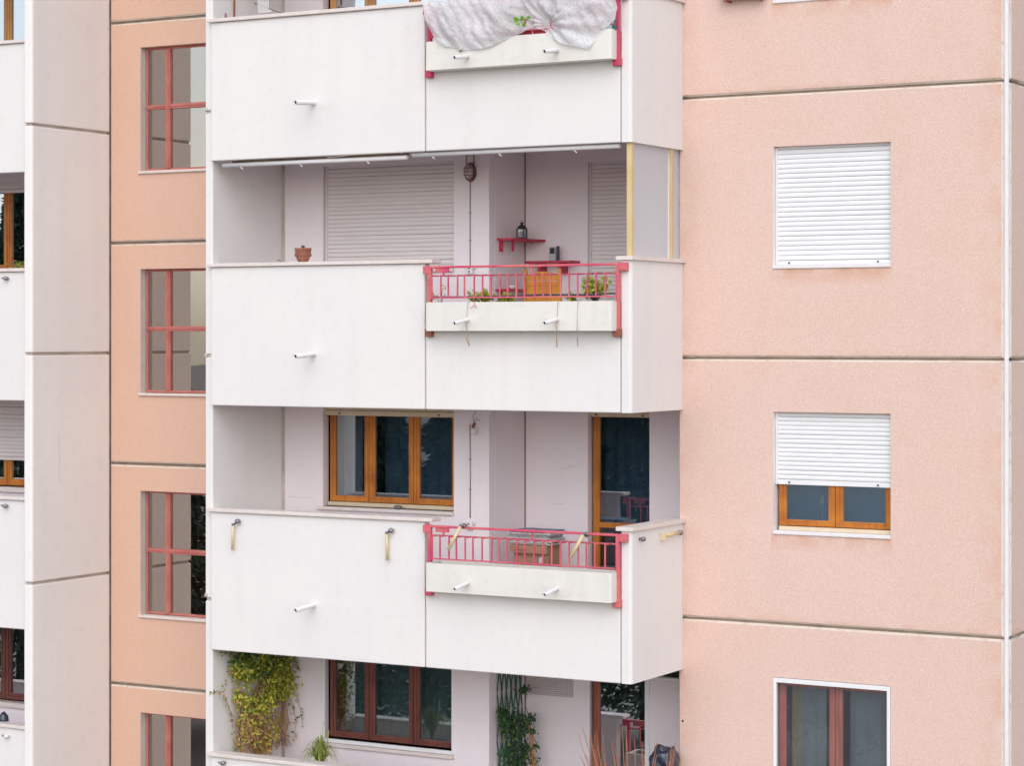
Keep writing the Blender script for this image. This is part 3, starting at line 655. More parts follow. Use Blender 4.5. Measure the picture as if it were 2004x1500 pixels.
    for x in (xpl, xpr):
        MB().box(x - 0.022, x + 0.022, ph - 0.03, ph + 0.02, f + 0.29, f + 1.05, 0.004).build('post', pm, slab)
    b = MB(); b.box(xpl - 0.05, xpr + 0.01, ph - 0.022, ph + 0.022, f + 1.035, f + 1.062, 0.004); b.build('handrail', pm, slab)
    bm_ = {1: 'pinkmetal_new', 2: 'rust', 3: 'pinkmetal'}.get(k, pm)
    for (x, z, mm) in ((xpl - 0.035, f + 1.03, pm), (xpr + 0.07, f + 1.03, pm), (xpl - 0.01, f + 0.30, bm_), (xpr - 0.01, f + 0.30, bm_)):
        MB().box(x - 0.045, x + 0.045, ph - 0.038, FY + 0.0 - 0.001, z - 0.055, z + 0.035, 0.006).build('bracket', mm, slab)
    yf = FY - 0.175; yb = ph + 0.01; zt3, zb3 = f + 0.945, f + 0.695
    x0 = XY(852, yf); x1 = XY(1203, yf)
    b = MB(); b.box(x0 - 0.06, x1 + 0.0, yf - 0.008, yf + 0.008, zb3 - 0.012, zb3 + 0.004, 0.002); b.build('bottom_rail', pm, slab)
    b = MB(); b.box(xpl + 0.02, xpr - 0.02, yb - 0.008, yb + 0.008, zt3 - 0.006, zt3 + 0.010, 0.002); b.build('top_rail', pm, slab)
    if k not in baluster_me:
        b = MB(); s = 0.0075
        b.box(-s, s, -s, s, zb3 - f - 0.01, zt3 - f - 0.004); b.box(-s * 0.9, s * 0.9, -s, yb - yf - 0.009, zt3 - f - 0.0035, zt3 - f + 0.009)
        bmesh.ops.recalc_face_normals(b.bm, faces=b.bm.faces)
        me = bpy.data.meshes.new('baluster'); b.bm.to_mesh(me); b.bm.free(); me.materials.append(M[pm]); baluster_me[k] = me
    nb = 21
    for i in range(nb):
        o = bpy.data.objects.new('baluster', baluster_me[k]); col.objects.link(o); o.parent = slab
        x = x0 - 0.045 + (x1 - x0 - 0.0) * i / (nb - 0.3)
        o.location = Vector((x + rnd.uniform(-.004, .004), yf, f)) - BLD.location
        o.rotation_euler = (0, rnd.uniform(-0.012, 0.012), 0)
    for px in (868, 1041):
        x = XY(px, ph); MB().box(x - 0.01, x + 0.01, ph - 0.008, ph + 0.008, zt3, f + 1.036, 0.002).build('stanchion', pm, slab)
    MB().box(XY(850, FY - .1) - .02, XY(870, FY - .1) + .02, ph - 0.012, ph + 0.012, f + 0.985, f + 1.034, 0.003).build('end_plate', pm, slab)
    return slab
slabs = {k: balcony(k, f) for k, f in enumerate(FLO[:-1])}
def left_balcony(k, f):
    Y = 23.20
    b = MB(); b.box(-26, LBX - 0.005, Y + 0.12, LWY - 0.002, f - 0.28, f); s = b.build('balcony', 'plaster', BLD)
    s['label'] = 'white balcony cut off by the left edge of the picture'
    MB().box(-26, LBX + 0.008, Y, Y + 0.12, f - 0.60, f + 1.095, 0.012, 2).build('parapet_panel', 'white', s)
    MB().box(-26, LBX + 0.004, Y - 0.04, Y + 0.16, f + 1.096, f + 1.14, 0.006).build('coping', 'marble', s)
    MB().box(LBX + 0.009, LBX + 0.014, Y + 0.03, Y + 0.1, f - 0.58, f + 1.09).build('joint_sealant', 'sealant', s)
for k, f in enumerate(FLO[:-1]): left_balcony(k, f)
#PART2
# ------------------------------------------------------------------ small things, top balcony (k = 1)
def leafquad(b, c, L, wd, dirv, up, mi=0, fold=0.0):
    d = dirv.normalized(); s = d.cross(up)
    if s.length < 1e-4: s = d.orthogonal()
    s.normalize(); n = s.cross(d)
    p0 = c; p2 = c + d * L; m_ = c + d * L * 0.5
    a = b.bm.verts.new(p0); e = b.bm.verts.new(p2); l = b.bm.verts.new(m_ - s * wd / 2 + n * fold * wd); r = b.bm.verts.new(m_ + s * wd / 2 + n * fold * wd)
    f1 = b.bm.faces.new((a, l, e)); f2 = b.bm.faces.new((a, e, r)); f1.material_index = mi; f2.material_index = mi
def rv(r=rnd): 
    while True:
        v = Vector((r.uniform(-1, 1), r.uniform(-1, 1), r.uniform(-1, 1)))
        if 0.05 < v.length < 1: return v.normalized()
f1 = FLO[1]; f2 = FLO[2]; f3 = FLO[3]; f4 = FLO[4]

def fleece_sheet():
    yf = FY - 0.235; nu, nv = 170, 60
    low = [(835, 22), (838, 52), (850, 74), (864, 86), (885, 94), (905, 97), (930, 97), (955, 92), (975, 83), (1000, 70), (1015, 63), (1024, 58), (1036, 56), (1052, 56), (1064, 60), (1074, 74), (1095, 84), (1120, 90), (1150, 96), (1160, 84), (1170, 66), (1180, 56), (1192, 48), (1203, 36), (1207, 14)]
    def lowy(px):
        for (a, ya), (c, yc) in zip(low, low[1:]):
            if a <= px <= c: return ya + (yc - ya) * (px - a) / (c - a)
        return low[0][1] if px < 835 else 14
    b = MB(); g = []
    for i in range(nu + 1):
        px = 834 + (1207 - 834) * i / nu; x = XY(px, yf); zl = ZP(lowy(px), x, yf)
        # gathered knots at px ~1018 and 1066
        row = []
        for j in range(nv + 1):
            v = j / nv
            y = yf; z = f1 + 1.09 + (zl - f1 - 1.09) * max(0, (v - 0.16) / 0.84)
            if v < 0.16: y = yf + 0.17 * (1 - v / 0.16); z = f1 + 1.09 + 0.02 * math.sin(v / 0.16 * 3.14)
            kx = min(abs(px - 1022), abs(px - 1066)) / 45; pinch = math.exp(-kx * kx * 3) * math.exp(-((v - 0.8) / 0.3) ** 2)
            fold = 0.055 * noise.noise(Vector((x * 3.2, z * 2.2 + x * 1.2, 1.0))) + 0.04 * noise.noise(Vector((x * 9 + z * 5, z * 5, 4.0))) + 0.010 * noise.noise(Vector((x * 25 + z * 14, z * 16, 9.0)))
            rad = 0.012 * math.sin(math.atan2(z - (f1 + 0.74), abs(px - 1066) / 160 + 1e-3) * 16)
            belly = -0.05 * math.sin(math.pi * v) * (1 - pinch)
            y2 = min(y + fold + rad + belly + pinch * 0.05, FY - 0.205 if z < f1 + 0.66 else FY - 0.02) if v > 0.1 else y + fold * 0.3
            dx = (XY(1066, yf) - x) * 0.12 * pinch
            row.append(b.bm.verts.new((x + dx, y2, z + 0.015 * noise.noise(Vector((x * 7, v * 3, 2))))))
        g.append(row)
    for i in range(nu):
        for j in range(nv):
            px = 834 + (1207 - 834) * i / nu
            if 925 < px < 975 and j < 11: continue
            ff = b.bm.faces.new((g[i][j], g[i + 1][j], g[i + 1][j + 1], g[i][j + 1])); ff.smooth = True
    o = b.build('garden_fleece', 'fleece', None, (XY(1020, yf), yf, f1 + 0.7), fix=False)
    tag(o, 'crumpled white fleece sheet draped over the pink railing of the top balcony', 'fleece sheet')
fleece_sheet()

def leafy(name, base, label, cat, m, n, size, spread, group=None, stemm='bark', seed=1, L=0.04, W=0.03, wob=0.6, flowers=0):
    r = random.Random(seed); t = thing(name, base, label, cat, group); base = Vector(base)
    b = MB(); s = MB(); tips = []
    for i in range(max(3, n // 9)):
        a = r.uniform(0, 6.28); e = base + Vector((math.cos(a) * spread[0] * r.uniform(.2, 1), math.sin(a) * spread[1] * r.uniform(.2, 1), size * r.uniform(.4, 1)))
        mid = (base + e) / 2 + Vector((0, 0, 0.1 * size)); s.tube([base + (e - base) * 0.02, mid, e], 0.004, 5, 0.002); tips.append((mid, e))
    for i in range(n):
        mid, e = r.choice(tips); tt = r.uniform(0, 1.0); c = mid + (e - mid) * tt + rv(r) * wob * 0.05
        leafquad(b, c, L * r.uniform(.7, 1.2), W * r.uniform(.7, 1.2), rv(r) + Vector((0, -0.2, 0.5)), rv(r), 0, 0.15)
    fo = b.build('foliage', m, t, fix=False); fo['kind'] = 'stuff'
    st = s.build('stems', stemm, t); st['kind'] = 'stuff'
    if flowers:
        q = MB()
        for i in range(flowers):
            mid, e = r.choice(tips); q.lathe(e + rv(r) * 0.03, [(0.004, 0), (0.018, 0.01), (0.010, 0.02)], 7)
        q.build('flowers', 'flower', t)['kind'] = 'stuff'
    return t
yp = FY - 0.06
p = Vector((XY(1020, yp), yp, f1 + 0.60)); leafy('potted_plant', p, 'bright lime green leafy plant poking out of the white fleece', 'plant', 'leaf_lime', 70, 0.22, (0.07, 0.05), seed=3, L=0.075, W=0.055)
q = P(1022, 39, FY - 0.30)
b = MB(); r_ = random.Random(5)
for i in range(14): leafquad(b, q + Vector((r_.uniform(-.07, .07), r_.uniform(-.02, .03), r_.uniform(-.035, .03))), 0.07, 0.045, rv(r_), rv(r_), 0, .2)
tag(b.build('leaf_tuft', 'leaf_lime', None, q, fix=False), 'tuft of lime leaves hanging out over the fleece sheet', 'plant')
for i, (px, lab) in enumerate(((885, 'left clump of grey green plants veiled by the white fleece'), (985, 'central clump of grey green plants veiled by the white fleece'), (1110, 'right clump of grey green plants veiled by the white fleece'))):
    leafy('potted_plant', (XY(px, yp), yp, f1 + 0.60), lab, 'plant', 'leaf_green', 260, 0.42, (0.26, 0.10), 'plants under the fleece', seed=20 + i, L=0.06, W=0.04, wob=1.0)
p = P(903, 97, FY - 0.215); b = MB(); s_ = MB()
for i in range(7): leafquad(b, p + Vector((0.012 * i - .04, 0, 0.004 * i - .01)), 0.035, 0.012, Vector((1, 0, -0.7 + .2 * i)), Vector((0, 1, 0)))
tag(b.build('grass_sprig', 'leaf_dark', None, p, fix=False), 'small dark green sprig sticking out below the fleece at left', 'plant')
# red flower trough seen under the fleece
x0, x1 = XY(1022, FY - .12), XY(1064, FY - .12)
t = thing('flower_trough', ((x0 + x1) / 2, FY - .1, f1 + 0.64), 'red plastic flower trough peeping out between the folds of the fleece', 'planter')
MB().box(x0 - .25, x1 + .25, FY - 0.13, FY - 0.04, f1 + 0.642, f1 + 0.76, 0.01).build('trough', 'redwood', t)
MB().box((x0 + x1) / 2, (x0 + x1) / 2 + .012, FY - 0.142, FY - 0.134, f1 + 0.65, f1 + 0.74).build('label_stick', 'cream', t)
b = MB(); b.box(XY(836, FY - .2), XY(860, FY - .2), FY - 0.19, FY - 0.175, f1 + 0.70, f1 + 0.98, 0.004)
tag(b.build('red_cloth', 'redwood', None, (XY(850, FY - .2), FY - .18, f1 + .7)), 'crimson panel showing at the left end of the fleece', 'panel')
q = P(1203, 52, FY - 0.10); t = tag(MB().prism([(q.x - .03, q.z), (q.x + .012, q.z + .09), (q.x + .012, q.z - .04), (q.x - .02, q.z - .05)], q.y - .01, q.y + .01, 'y').build('plastic_tag', 'teal', None, q), 'teal plastic piece tucked behind the right railing post', 'tag')
# wall drying rack
c = Vector((XY(500, W1 - 0.3), W1 - 0.3, f1 + 1.42))
t = thing('drying_rack', c, 'white folding drying rack above the coping of the top balcony', 'drying rack')
x0, x1 = XY(452, 23.8), XY(546, 23.8); zt = ZP(-14, x0, 23.8)
b = MB(); b.tube([(x0, 23.5, zt), (x0, 24.1, zt + .02)], 0.012, 8); b.tube([(x1, 23.5, zt - .05), (x1, 24.1, zt - .03)], 0.012, 8); b.build('frame', 'whiteplastic', t)
for i in range(7):
    y = 23.52 + i * 0.09; b = MB(); b.tube([(x0, y, zt), (x1, y, zt - .05)], 0.006, 6); b.build('rod', 'whiteplastic', t)
b = MB(); b.tube([(x0 + .05, 23.5, zt), (x1 - .05, 24.0, ZP(20, x1, 23.6))], 0.007, 6); b.build('brace', 'cable', t)
for i in range(8):
    xx = x1 - 0.10 + i * 0.022; zc = ZP(26, x1, 23.5)
    b = MB(); b.tube([(xx, 23.50, zt - .05), (xx + .002, 23.49, zc + .05), (xx + .016, 23.49, zc + .008), (xx + .06, 23.49, zc + .03)], 0.006, 6); b.build('rod', 'whiteplastic', t)
c = Vector((XY(438, 24.2), 23.3, ZP(12, XL, 23.3)))
b = MB(); b.tube([(XL + .03, 23.3, f1 + .8), (XL + .03, 23.3, f1 + 2.3)], 0.012, 8)
tag(b.build('wall_pipe', 'rust', None, (XL + .03, 23.3, f1 + .8)), 'thin pinkish pipe up the side wall of the top balcony', 'pipe')
c = Vector((XY(441, FY + .06), FY + .06, f1 + 1.141))
for i, (dx, mm, lab) in enumerate(((0, 'teal', 'teal clothes peg upright on the top coping'), (0.025, 'flower', 'pink clothes peg leaning beside the teal peg'))):
    b = MB(); b.prism([(c.x + dx - .008, c.z), (c.x + dx + .008, c.z), (c.x + dx + .002 - .015 * i, c.z + .07), (c.x + dx - .006 - .015 * i, c.z + .07)], c.y - .006, c.y + .006, 'y')
    tag(b.build('clothes_peg', mm, None, (c.x + dx, c.y, c.z)), lab, 'clothes peg')
# sill things at the top right of the picture
z = ZP(2, XY(1450, RY), RY)
t = thing('air_conditioner', (XY(1448, RY - .2), RY - .18, z), 'air conditioner box whose underside just shows at the top edge', 'air conditioner')
xa, xb = XY(1404, RY - .2), XY(1488, RY - .2)
MB().box(xa, xb, RY - .16, RY - .03, z + .01, z + .5, .012).build('casing', 'whiteplastic', t)
for x in (xa + .06, xb - .08): MB().box(x, x + .03, RY - .17, RY - .002, z - .012, z + .009).build('bracket', 'rust', t)

# ------------------------------------------------------------------ roller awnings under the top balcony
for (pa, pb, ya, lab, nclip) in ((437, 797, 324, 'left cream awning rail hanging under the top balcony', 3), (808, 1213, 303.5, 'right cream awning rail hanging under the top balcony', 3)):
    Y = 22.93; xa, xb = XY(pa, Y), XY(pb, Y); z = ZP(ya, xa, Y)
    t = thing('roller_awning', ((xa + xb) / 2, Y, z), lab, 'awning', 'awning rails under the top balcony')
    MB().tube([(xa, Y, z), (xb, Y, z)], 0.026, 12).build('front_bar', 'bead', t)
    MB().tube([(xa + .12, Y + .05, z + .058), (xb - .02, Y + .05, z + .058)], 0.034, 12).build('fabric_roll', 'sealant', t)
    for q in range(nclip):
        x = xa + (xb - xa) * (0.09, 0.42, 0.78)[q]
        b = MB(); b.tube([(x, Y, z - .01), (x + .05, Y + .01, z - .055)], 0.009, 6); b.build('clip', 'bead', t)
    for x in (xa + .15, xb - .1): MB().box(x, x + .04, Y, Y + .12, z + .05, f1 - 0.281).build('hanger', 'bead', t)

# ------------------------------------------------------------------ middle balcony (k = 2)
ct = f2 + 1.141
c = Vector((XY(593, FY + .07), FY + .07, ct))
t = thing('terracotta_pot', c, 'patterned terracotta pot standing on the coping of the middle balcony', 'pot')
MB().lathe(c, [(0.055, 0), (0.075, .03), (0.092, .09), (0.098, .145), (0.103, .15), (0.103, .168), (0.092, .168), (0.088, .15), (.02, .148)], 26).build('bowl', 'terracotta', t)
b = MB()
for i in range(10):
    a = i * .628; b.lathe(c + Vector((.093 * math.cos(a), .093 * math.sin(a), .085)), [(.006, -.02), (.012, 0), (.006, .02)], 6)
b.build('relief', 'terracotta', t)['kind'] = 'stuff'
MB().lathe(c + Vector((0, 0, .148)), [(.012, 0), (.01, .02), (.022, .03), (.024, .042), (.008, .055)], 10).build('cactus', 'leaf_dark', t)
c = Vector((XY(546, FY + .1), FY + .1, ct)); b = MB()
b.tube([c + Vector((.02 * math.cos(a), 0, .016 + .02 * math.sin(a))) for a in [i * .45 - .6 for i in range(10)]], 0.004, 6)
tag(b.build('wire_loop', 'black', None, c), 'small black wire loop on the middle coping near the corner', 'hook')

def lamp_cable(f, cx, ztop, zbot, lab, y=W1 - 0.006, wob=0.0):
    x = XY(cx, y); b = MB()
    b.tube([(x, y, zbot), (x + wob, y, (ztop + zbot) / 2), (x, y, ztop)], 0.0075, 6)
    for q in (.3, .62): b.box(x - .014, x + .014, y - .010, y + .004, zbot + (ztop - zbot) * q, zbot + (ztop - zbot) * q + .012)
    return tag(b.build('wall_cable', 'cable', None, (x, y, zbot)), lab, 'cable')
x = XY(918, W1 - .05); z = ZP(337, x, W1)
t = thing('bulkhead_lamp', (x, W1 - .03, z), 'oval dark red bulkhead lamp with wire cage on the middle balcony wall', 'wall lamp')
MB().lathe((x + .015, W1 - .001, z), [(.001, 0), (.001, .001)], 4).bm.free()
def oval(b, c, rx, rz, d0, d1, n=22, taper=1.0, mi=0):
    A = [b.bm.verts.new((c[0] + rx * math.cos(6.2832 * i / n), d0, c[2] + rz * math.sin(6.2832 * i / n))) for i in range(n)]
    B = [b.bm.verts.new((c[0] + rx * taper * math.cos(6.2832 * i / n), d1, c[2] + rz * taper * math.sin(6.2832 * i / n))) for i in range(n)]
    for i in range(n): ff = b.bm.faces.new((A[i], A[(i + 1) % n], B[(i + 1) % n], B[i])); ff.smooth = True; ff.material_index = mi
    b.bm.faces.new(A).material_index = mi; b.bm.faces.new(B).material_index = mi
b = MB(); oval(b, (x, 0, z), .078, .118, W1 - .001, W1 - .045, taper=.95); b.build('housing', 'darkred', t)
b = MB(); oval(b, (x, 0, z), .060, .098, W1 - .046, W1 - .11, taper=.6); b.build('lamp_glass', 'lamp_glass', t)
b = MB()
for s_ in (-.03, 0, .03): b.tube([(x + s_, W1 - .045, z + .095), (x + s_ * .9, W1 - .125, z + .04), (x + s_ * .9, W1 - .125, z - .04), (x + s_, W1 - .045, z - .095)], .004, 5)
for s_ in (-.045, 0, .045): b.tube([(x - .062, W1 - .045, z + s_), (x - .03, W1 - .125, z + s_), (x + .03, W1 - .125, z + s_), (x + .062, W1 - .045, z + s_)], .004, 5)
b.build('wire_cage', 'darkred', t)
b = MB(); b.tube([(x - .06, W1 - .02, z + .11), (x - .05, W1 - .03, z + .19), (x, W1 - .03, z + .235), (x + .05, W1 - .02, z + .20), (x + .045, W1 - .01, z + .10)], .007, 6); b.build('cable', 'rust', t)
lamp_cable(f2, 920, z - .105, f2 + 1.10, 'grey cable running down from the red bulkhead lamp')
def socket(cx, z, lab):
    x = XY(cx, W1); t = thing('socket_box', (x, W1 - .02, z), lab, 'socket', 'wall sockets of the balconies')
    MB().box(x - .045, x + .045, W1 - .05, W1 - .001, z - .05, z + .05, .01, 2).build('box', 'whiteplastic', t)
    for dz in (-.02, .02):
        MB().tube([(x, W1 - .056, z + dz), (x, W1 - .0495, z + dz)], .012, 10).build('socket_hole', 'rust', t)
    MB().box(x + .046, x + .075, W1 - .03, W1 - .001, z + .01, z + .05, .006).build('switch', 'whiteplastic', t)
socket(922, f2 + 1.06, 'small white socket box on the wall of the middle balcony')
def shelf(name, pts, z, brk, lab, th=.028):
    cx = sum(p[0] for p in pts) / len(pts); cy = sum(p[1] for p in pts) / len(pts)
    t = thing(name, (cx, cy, z), lab, 'shelf', 'crimson wall shelves of the middle balcony')
    MB().prism(pts, z - th, z, 'z').build('board', 'redwood', t)
    for (bx0, by0, bx1, by1) in brk:
        MB().box(bx0, bx1, by0, by1, z - th - .135, z - th - .001, .004).build('bracket', 'redwood', t)
    return t
# upper shelf on the return wall
z = ZP(467, XC, 24.7); ya, yb = YX(972, XC), W2 - .003
shelf('wall_shelf', [(XC + .002, ya), (XC + .20, ya + .02), (XC + .26, ya + .30), (XC + .30, yb), (XC + .002, yb)], z, [(XC + .002, ya + .05, XC + .05, ya + .08), (XC + .12, ya + .15, XC + .15, ya + .18)], 'crimson corner shelf carrying the black lantern')
# lantern
c = Vector((XC + .17, ya + .33, z + .001))
t = thing('lantern', c, 'small black metal lantern on the crimson corner shelf', 'lantern')
MB().box(c.x - .052, c.x + .052, c.y - .052, c.y + .052, c.z, c.z + .014, .003).build('base', 'black', t)
for sx in (-1, 1):
    for sy in (-1, 1): MB().box(c.x + sx * .045 - .006, c.x + sx * .045 + .006, c.y + sy * .045 - .006, c.y + sy * .045 + .006, c.z + .014, c.z + .12).build('corner_post', 'black', t)
MB().box(c.x - .040, c.x + .040, c.y - .040, c.y + .040, c.z + .016, c.z + .118).build('glazing', 'glass_dark', t)
MB().tube([c + Vector((0, 0, .016)), c + Vector((0, 0, .09))], .018, 10).build('candle', 'whiteplastic', t)
MB().lathe(c + Vector((0, 0, .12)), [(.062, 0), (.060, .015), (.035, .045), (.018, .05), (.018, .07), (.026, .074), (.01, .085)], 14).build('roof', 'black', t)
b = MB(); b.tube([c + Vector((.028 * math.cos(a), 0, .205 + .024 * math.sin(a))) for a in [i * .45 - .4 for i in range(9)]], .003, 5); b.build('handle', 'black', t)
# lower shelf on the back wall
xa, xb = XY(1031, W2 - .1), XY(1128, W2 - .1); z = ZP(512, xa, W2 - .1)
shelf('wall_shelf', [(xa, W2 - .003), (xb, W2 - .003), (xb - .02, W2 - .20), (xb - .12, W2 - .26), (xa + .12, W2 - .26), (xa + .02, W2 - .20)], z, [(xa + .2, W2 - .2, xa + .235, W2 - .003), (xb - .2, W2 - .2, xb - .165, W2 - .003)], 'crimson half round shelf behind the wooden chair')
xg = XY(1088, W2 - .1)
t = thing('weather_station', (xg - .03, W2 - .12, z + .001), 'small grey desk thermometer on the half round crimson shelf', 'thermometer')
MB().box(xg - .075, xg + .015, W2 - .14, W2 - .11, z + .001, z + .175, .006).build('body', 'greyplastic', t)
MB().box(xg - .062, xg + .002, W2 - .144, W2 - .1395, z + .09, z + .16).build('screen', 'black', t)
MB().box(xg + .028, xg + .048, W2 - .14, W2 - .09, z + .001, z + .185, .004).build('antenna', 'hose', t)
xa = XC + .002; z = ZP(566, XC, 24.6); ya = YX(969, XC)
shelf('wall_shelf', [(xa, ya), (xa + .22, ya), (xa + .22, W2 - .003), (xa, W2 - .003)], z, [(xa, ya + .1, xa + .03, ya + .13)], 'low crimson shelf behind the planter leaves')
c = Vector((xa + .1, ya + .25, z + .001))
t = tag(MB().lathe(c, [(.03, 0), (.045, .02), (.05, .045), (.04, .045)], 14).build('bowl', 'whiteplastic', None, c), 'small white bowl on the low crimson shelf', 'bowl')
# wooden chair
xc0, xc1 = XY(1025, 24.0), XY(1097, 24.0); yc = 24.0
t = thing('wooden_chair', ((xc0 + xc1) / 2, yc, f2), 'orange wooden chair with arched panel back behind the pink railing', 'chair')
hb = ZP(527, xc0, yc)
for x in (xc0 + .0, xc1 - .035):
    MB().prism([(yc, f2), (yc + .035, f2), (yc + .03, hb), (yc + .005, hb)], x, x + .035, 'x').build('leg', 'chair', t)
    MB().box(x, x + .035, yc + .37, yc + .405, f2, f2 + .42, .003).build('leg', 'chair', t)
n = 14; w_ = xc1 - xc0 - .075; top = [(xc0 + .038 + w_ * i / n, hb - .085 + .055 * math.sin(math.pi * i / n)) for i in range(n + 1)]
MB().prism([(xc0 + .038, hb - .14)] + top + [(xc1 - .037, hb - .14)], yc + .004, yc + .03, 'y').build('top_rail', 'chair', t)
MB().box(xc0 + .037, xc1 - .037, yc + .01, yc + .024, f2 + .50, hb - .146, .002).build('back_panel', 'chair', t)
MB().box(xc0 + .037, xc1 - .037, yc + .004, yc + .032, hb - .20, hb - .165, .002).build('back_rail', 'chair', t)
MB().box(xc0 + .037, xc1 - .037, yc + .004, yc + .032, f2 + .46, f2 + .50, .002).build('back_rail', 'chair', t)
MB().box(xc0 - .01, xc1 + .01, yc + .02, yc + .42, f2 + .421, f2 + .455, .008).build('seat', 'chair', t)
# succulents in the planter
zp = f2 + .605
for i, (pa, n, hgt, sp, lab, sd) in enumerate(((940, 200, .14, (.20, .06), 'low jade plant at the left middle of the planter', 31), (990, 110, .11, (.14, .05), 'lower yellow green succulent beside the wooden chair', 32), (1165, 330, .31, (.18, .07), 'tall yellow green jade plant at the right end of the planter', 33), (1120, 40, .10, (.10, .05), 'small sparse succulent between chair and tall jade plant', 34))):
    leafy('jade_plant', (XY(pa, FY - .05), FY - .05, zp), lab, 'succulent', 'leaf_jade', n, hgt, sp, 'succulents in the middle planter', seed=sd, L=.05, W=.042, wob=.6)
leafy('dry_plant', (XY(862, FY - .05), FY - .05, zp), 'nearly bare dry plant at the left end of the middle planter', 'plant', 'leaf_red', 14, .22, (.1, .05), None, seed=40, L=.035, W=.025)
b = MB(); yy = FY - .15
b.tube([(XY(846, yy), yy, f2 + .70), (XY(930, yy), yy, f2 + .695), (XY(1060, yy), yy, f2 + .715), (XY(1150, yy), yy, f2 + .71), (XY(1203, yy), yy, f2 + .725)], .011, 7)
tag(b.build('irrigation_hose', 'hose', None, (XY(1000, yy), yy, f2 + .7)), 'dark blue irrigation hose along the foot of the pink railing', 'hose')
for i, (pa, ya, pb, yb, lab) in enumerate(((916, 592, 919, 678, 'dry stem hanging over the planter at left'), (1092, 592, 1090, 680, 'dry stem hanging over the planter beside its right pipe'), (1131, 590, 1131, 678, 'dry stem hanging furthest right over the planter'))):
    Y = FY - .215; A = P(pa, ya, Y); B = P(pb, yb, Y); mid = (A + B) / 2 + Vector((-.02 if i == 0 else .004, -.03, 0))
    b = MB(); b.tube([A + Vector((0, .08, .02)), A, mid, B], .0035, 5); bb = b
    bb.tube([mid + Vector((0, 0, -.15)), B + Vector((0, 0, 0))], .006, 5)
    tag(bb.build('hanging_stem', 'twig', None, A), lab, 'plant stem', 'stems hanging over the middle planter')
A = P(928, 592, FY - .21); b = MB(); b.tube([A, A + Vector((.02, -.02, -.03)), A + Vector((-.04, -.02, -.07))], .004, 5); b.tube([A + Vector((.02, -.02, -.03)), A + Vector((.04, -.02, -.06))], .004, 5)
tag(b.build('pink_twig', 'pinkmetal', None, A), 'forked pinkish root over the left end of the middle planter', 'plant stem')
# glass wind screen on the side parapet
xs = XR - .06; za, zb2 = f2 + 1.141, f1 - .285
t = thing('glass_screen', (xs, 23.5, za), 'frosted glass wind screen with gold posts at the right of the middle balcony', 'glass screen')
yA, yB, yC = YX(1233, xs), YX(1311, xs), RY + .02
for y, w_ in ((yA, .055), (yB, .05)):
    MB().box(xs - .03, xs + .03, y - w_ / 2, y + w_ / 2, za, zb2, .004).build('post', 'gold', t)
MB().box(xs - .005, xs + .003, yA + .03, yB - .03, za, zb2).build('pane', 'frosted', t)
MB().box(xs - .005, xs + .003, yB + .03, yC - .002, za, zb2).build('pane', 'frosted', t)
for y in (yA + .04, yB - .04): MB().box(xs - .012, xs + .012, y - .008, y + .008, za, zb2).build('glazing_bead', 'bead', t)

# ------------------------------------------------------------------ lower balcony (k = 3)
x = XY(925, W1 - .08); z = ZP(846, x, W1 - .08)
t = thing('bare_bulb_lamp', (x, W1 - .06, z), 'bare bulb wall lamp on the lower balcony', 'wall lamp')
MB().tube([(x - .02, W1 - .001, z + .10), (x - .01, W1 - .05, z + .07), (x + .01, W1 - .085, z + .045)], .018, 10).build('lamp_holder', 'rust', t)
MB().lathe((x + .02, W1 - .09, z - .035), [(.008, 0), (.035, .012), (.046, .04), (.032, .07), (.02, .085)], 16).build('bulb', 'whiteplastic', t)
b = MB(); b.tube([(x - .02, W1 - .01, z + .10), (x - .03, W1 - .02, z + .2), (x + .02, W1 - .02, z + .26)], .004, 5); b.tube([(x - .02, W1 - .01, z + .12), (x + .03, W1 - .03, z + .16), (x + .07, W1 - .02, z + .13)], .004, 5); b.build('wire', 'cable', t)
lamp_cable(f3, 920, z + .09, f3 + 1.02, 'grey cable running down from the bare bulb', wob=.004)
socket(921, f3 + .93, 'white double socket on the wall of the lower balcony')
c = Vector((XY(780, W1 - .03), W1 - .04, f3 + 1.09))
tag(MB().lathe(c + Vector((0, 0, .0)), [(.02, 0), (.06, .012), (.064, .03), (.04, .05), (.01, .056)], 14, sy=.6).build('stone', 'stone', None, c), 'rounded grey stone lying on the sill of the orange window', 'stone')
# cardboard box with newspapers
xa, xb = XY(1005, 24.3), XY(1073, 24.3); ya, yb = 24.3, 24.62; zb_ = f3 + .74
bx = thing('cardboard_box', ((xa + xb) / 2, 24.45, f3 + .26), 'brown cardboard box under the pile of newspapers', 'box')
MB().box(xa, xb, ya, yb, f3 + .36, f3 + .74, .004).build('box', 'cardboard', bx)
b = MB(); zz = f3 + .74
b.box(xa - .02, xb + .01, ya - .06, ya - .004, zz - .10, zz - .004)
for i in range(5): b.box(xa + .05 + i * .026, xa + .060 + i * .026, ya - .0735, ya - .0605, zz - .068, zz - .056, mi=1)
b.build('flap', ['cardboard', 'rust'], bx)
MB().box(xb - .09, xb - .03, ya - .0645, ya - .061, f3 + .53, f3 + .60).build('paper_label', 'paper', bx)
tb = thing('wooden_stool', ((xa + xb) / 2, 24.45, f3), 'low stool hidden behind the planter under the cardboard box', 'stool')
MB().box(xa, xb, ya, yb, f3 + .33, f3 + .358, .004).build('seat', 'wood_brown', tb)
for x in (xa + .02, xb - .05):
    for y in (ya + .02, yb - .05): MB().box(x, x + .03, y, y + .03, f3, f3 + .329).build('leg', 'wood_brown', tb)
t = thing('newspaper_pile', ((xa + xb) / 2, 24.43, zb_), 'untidy pile of old newspapers on the cardboard box', 'newspapers')
r_ = random.Random(12); z = f3 + .742
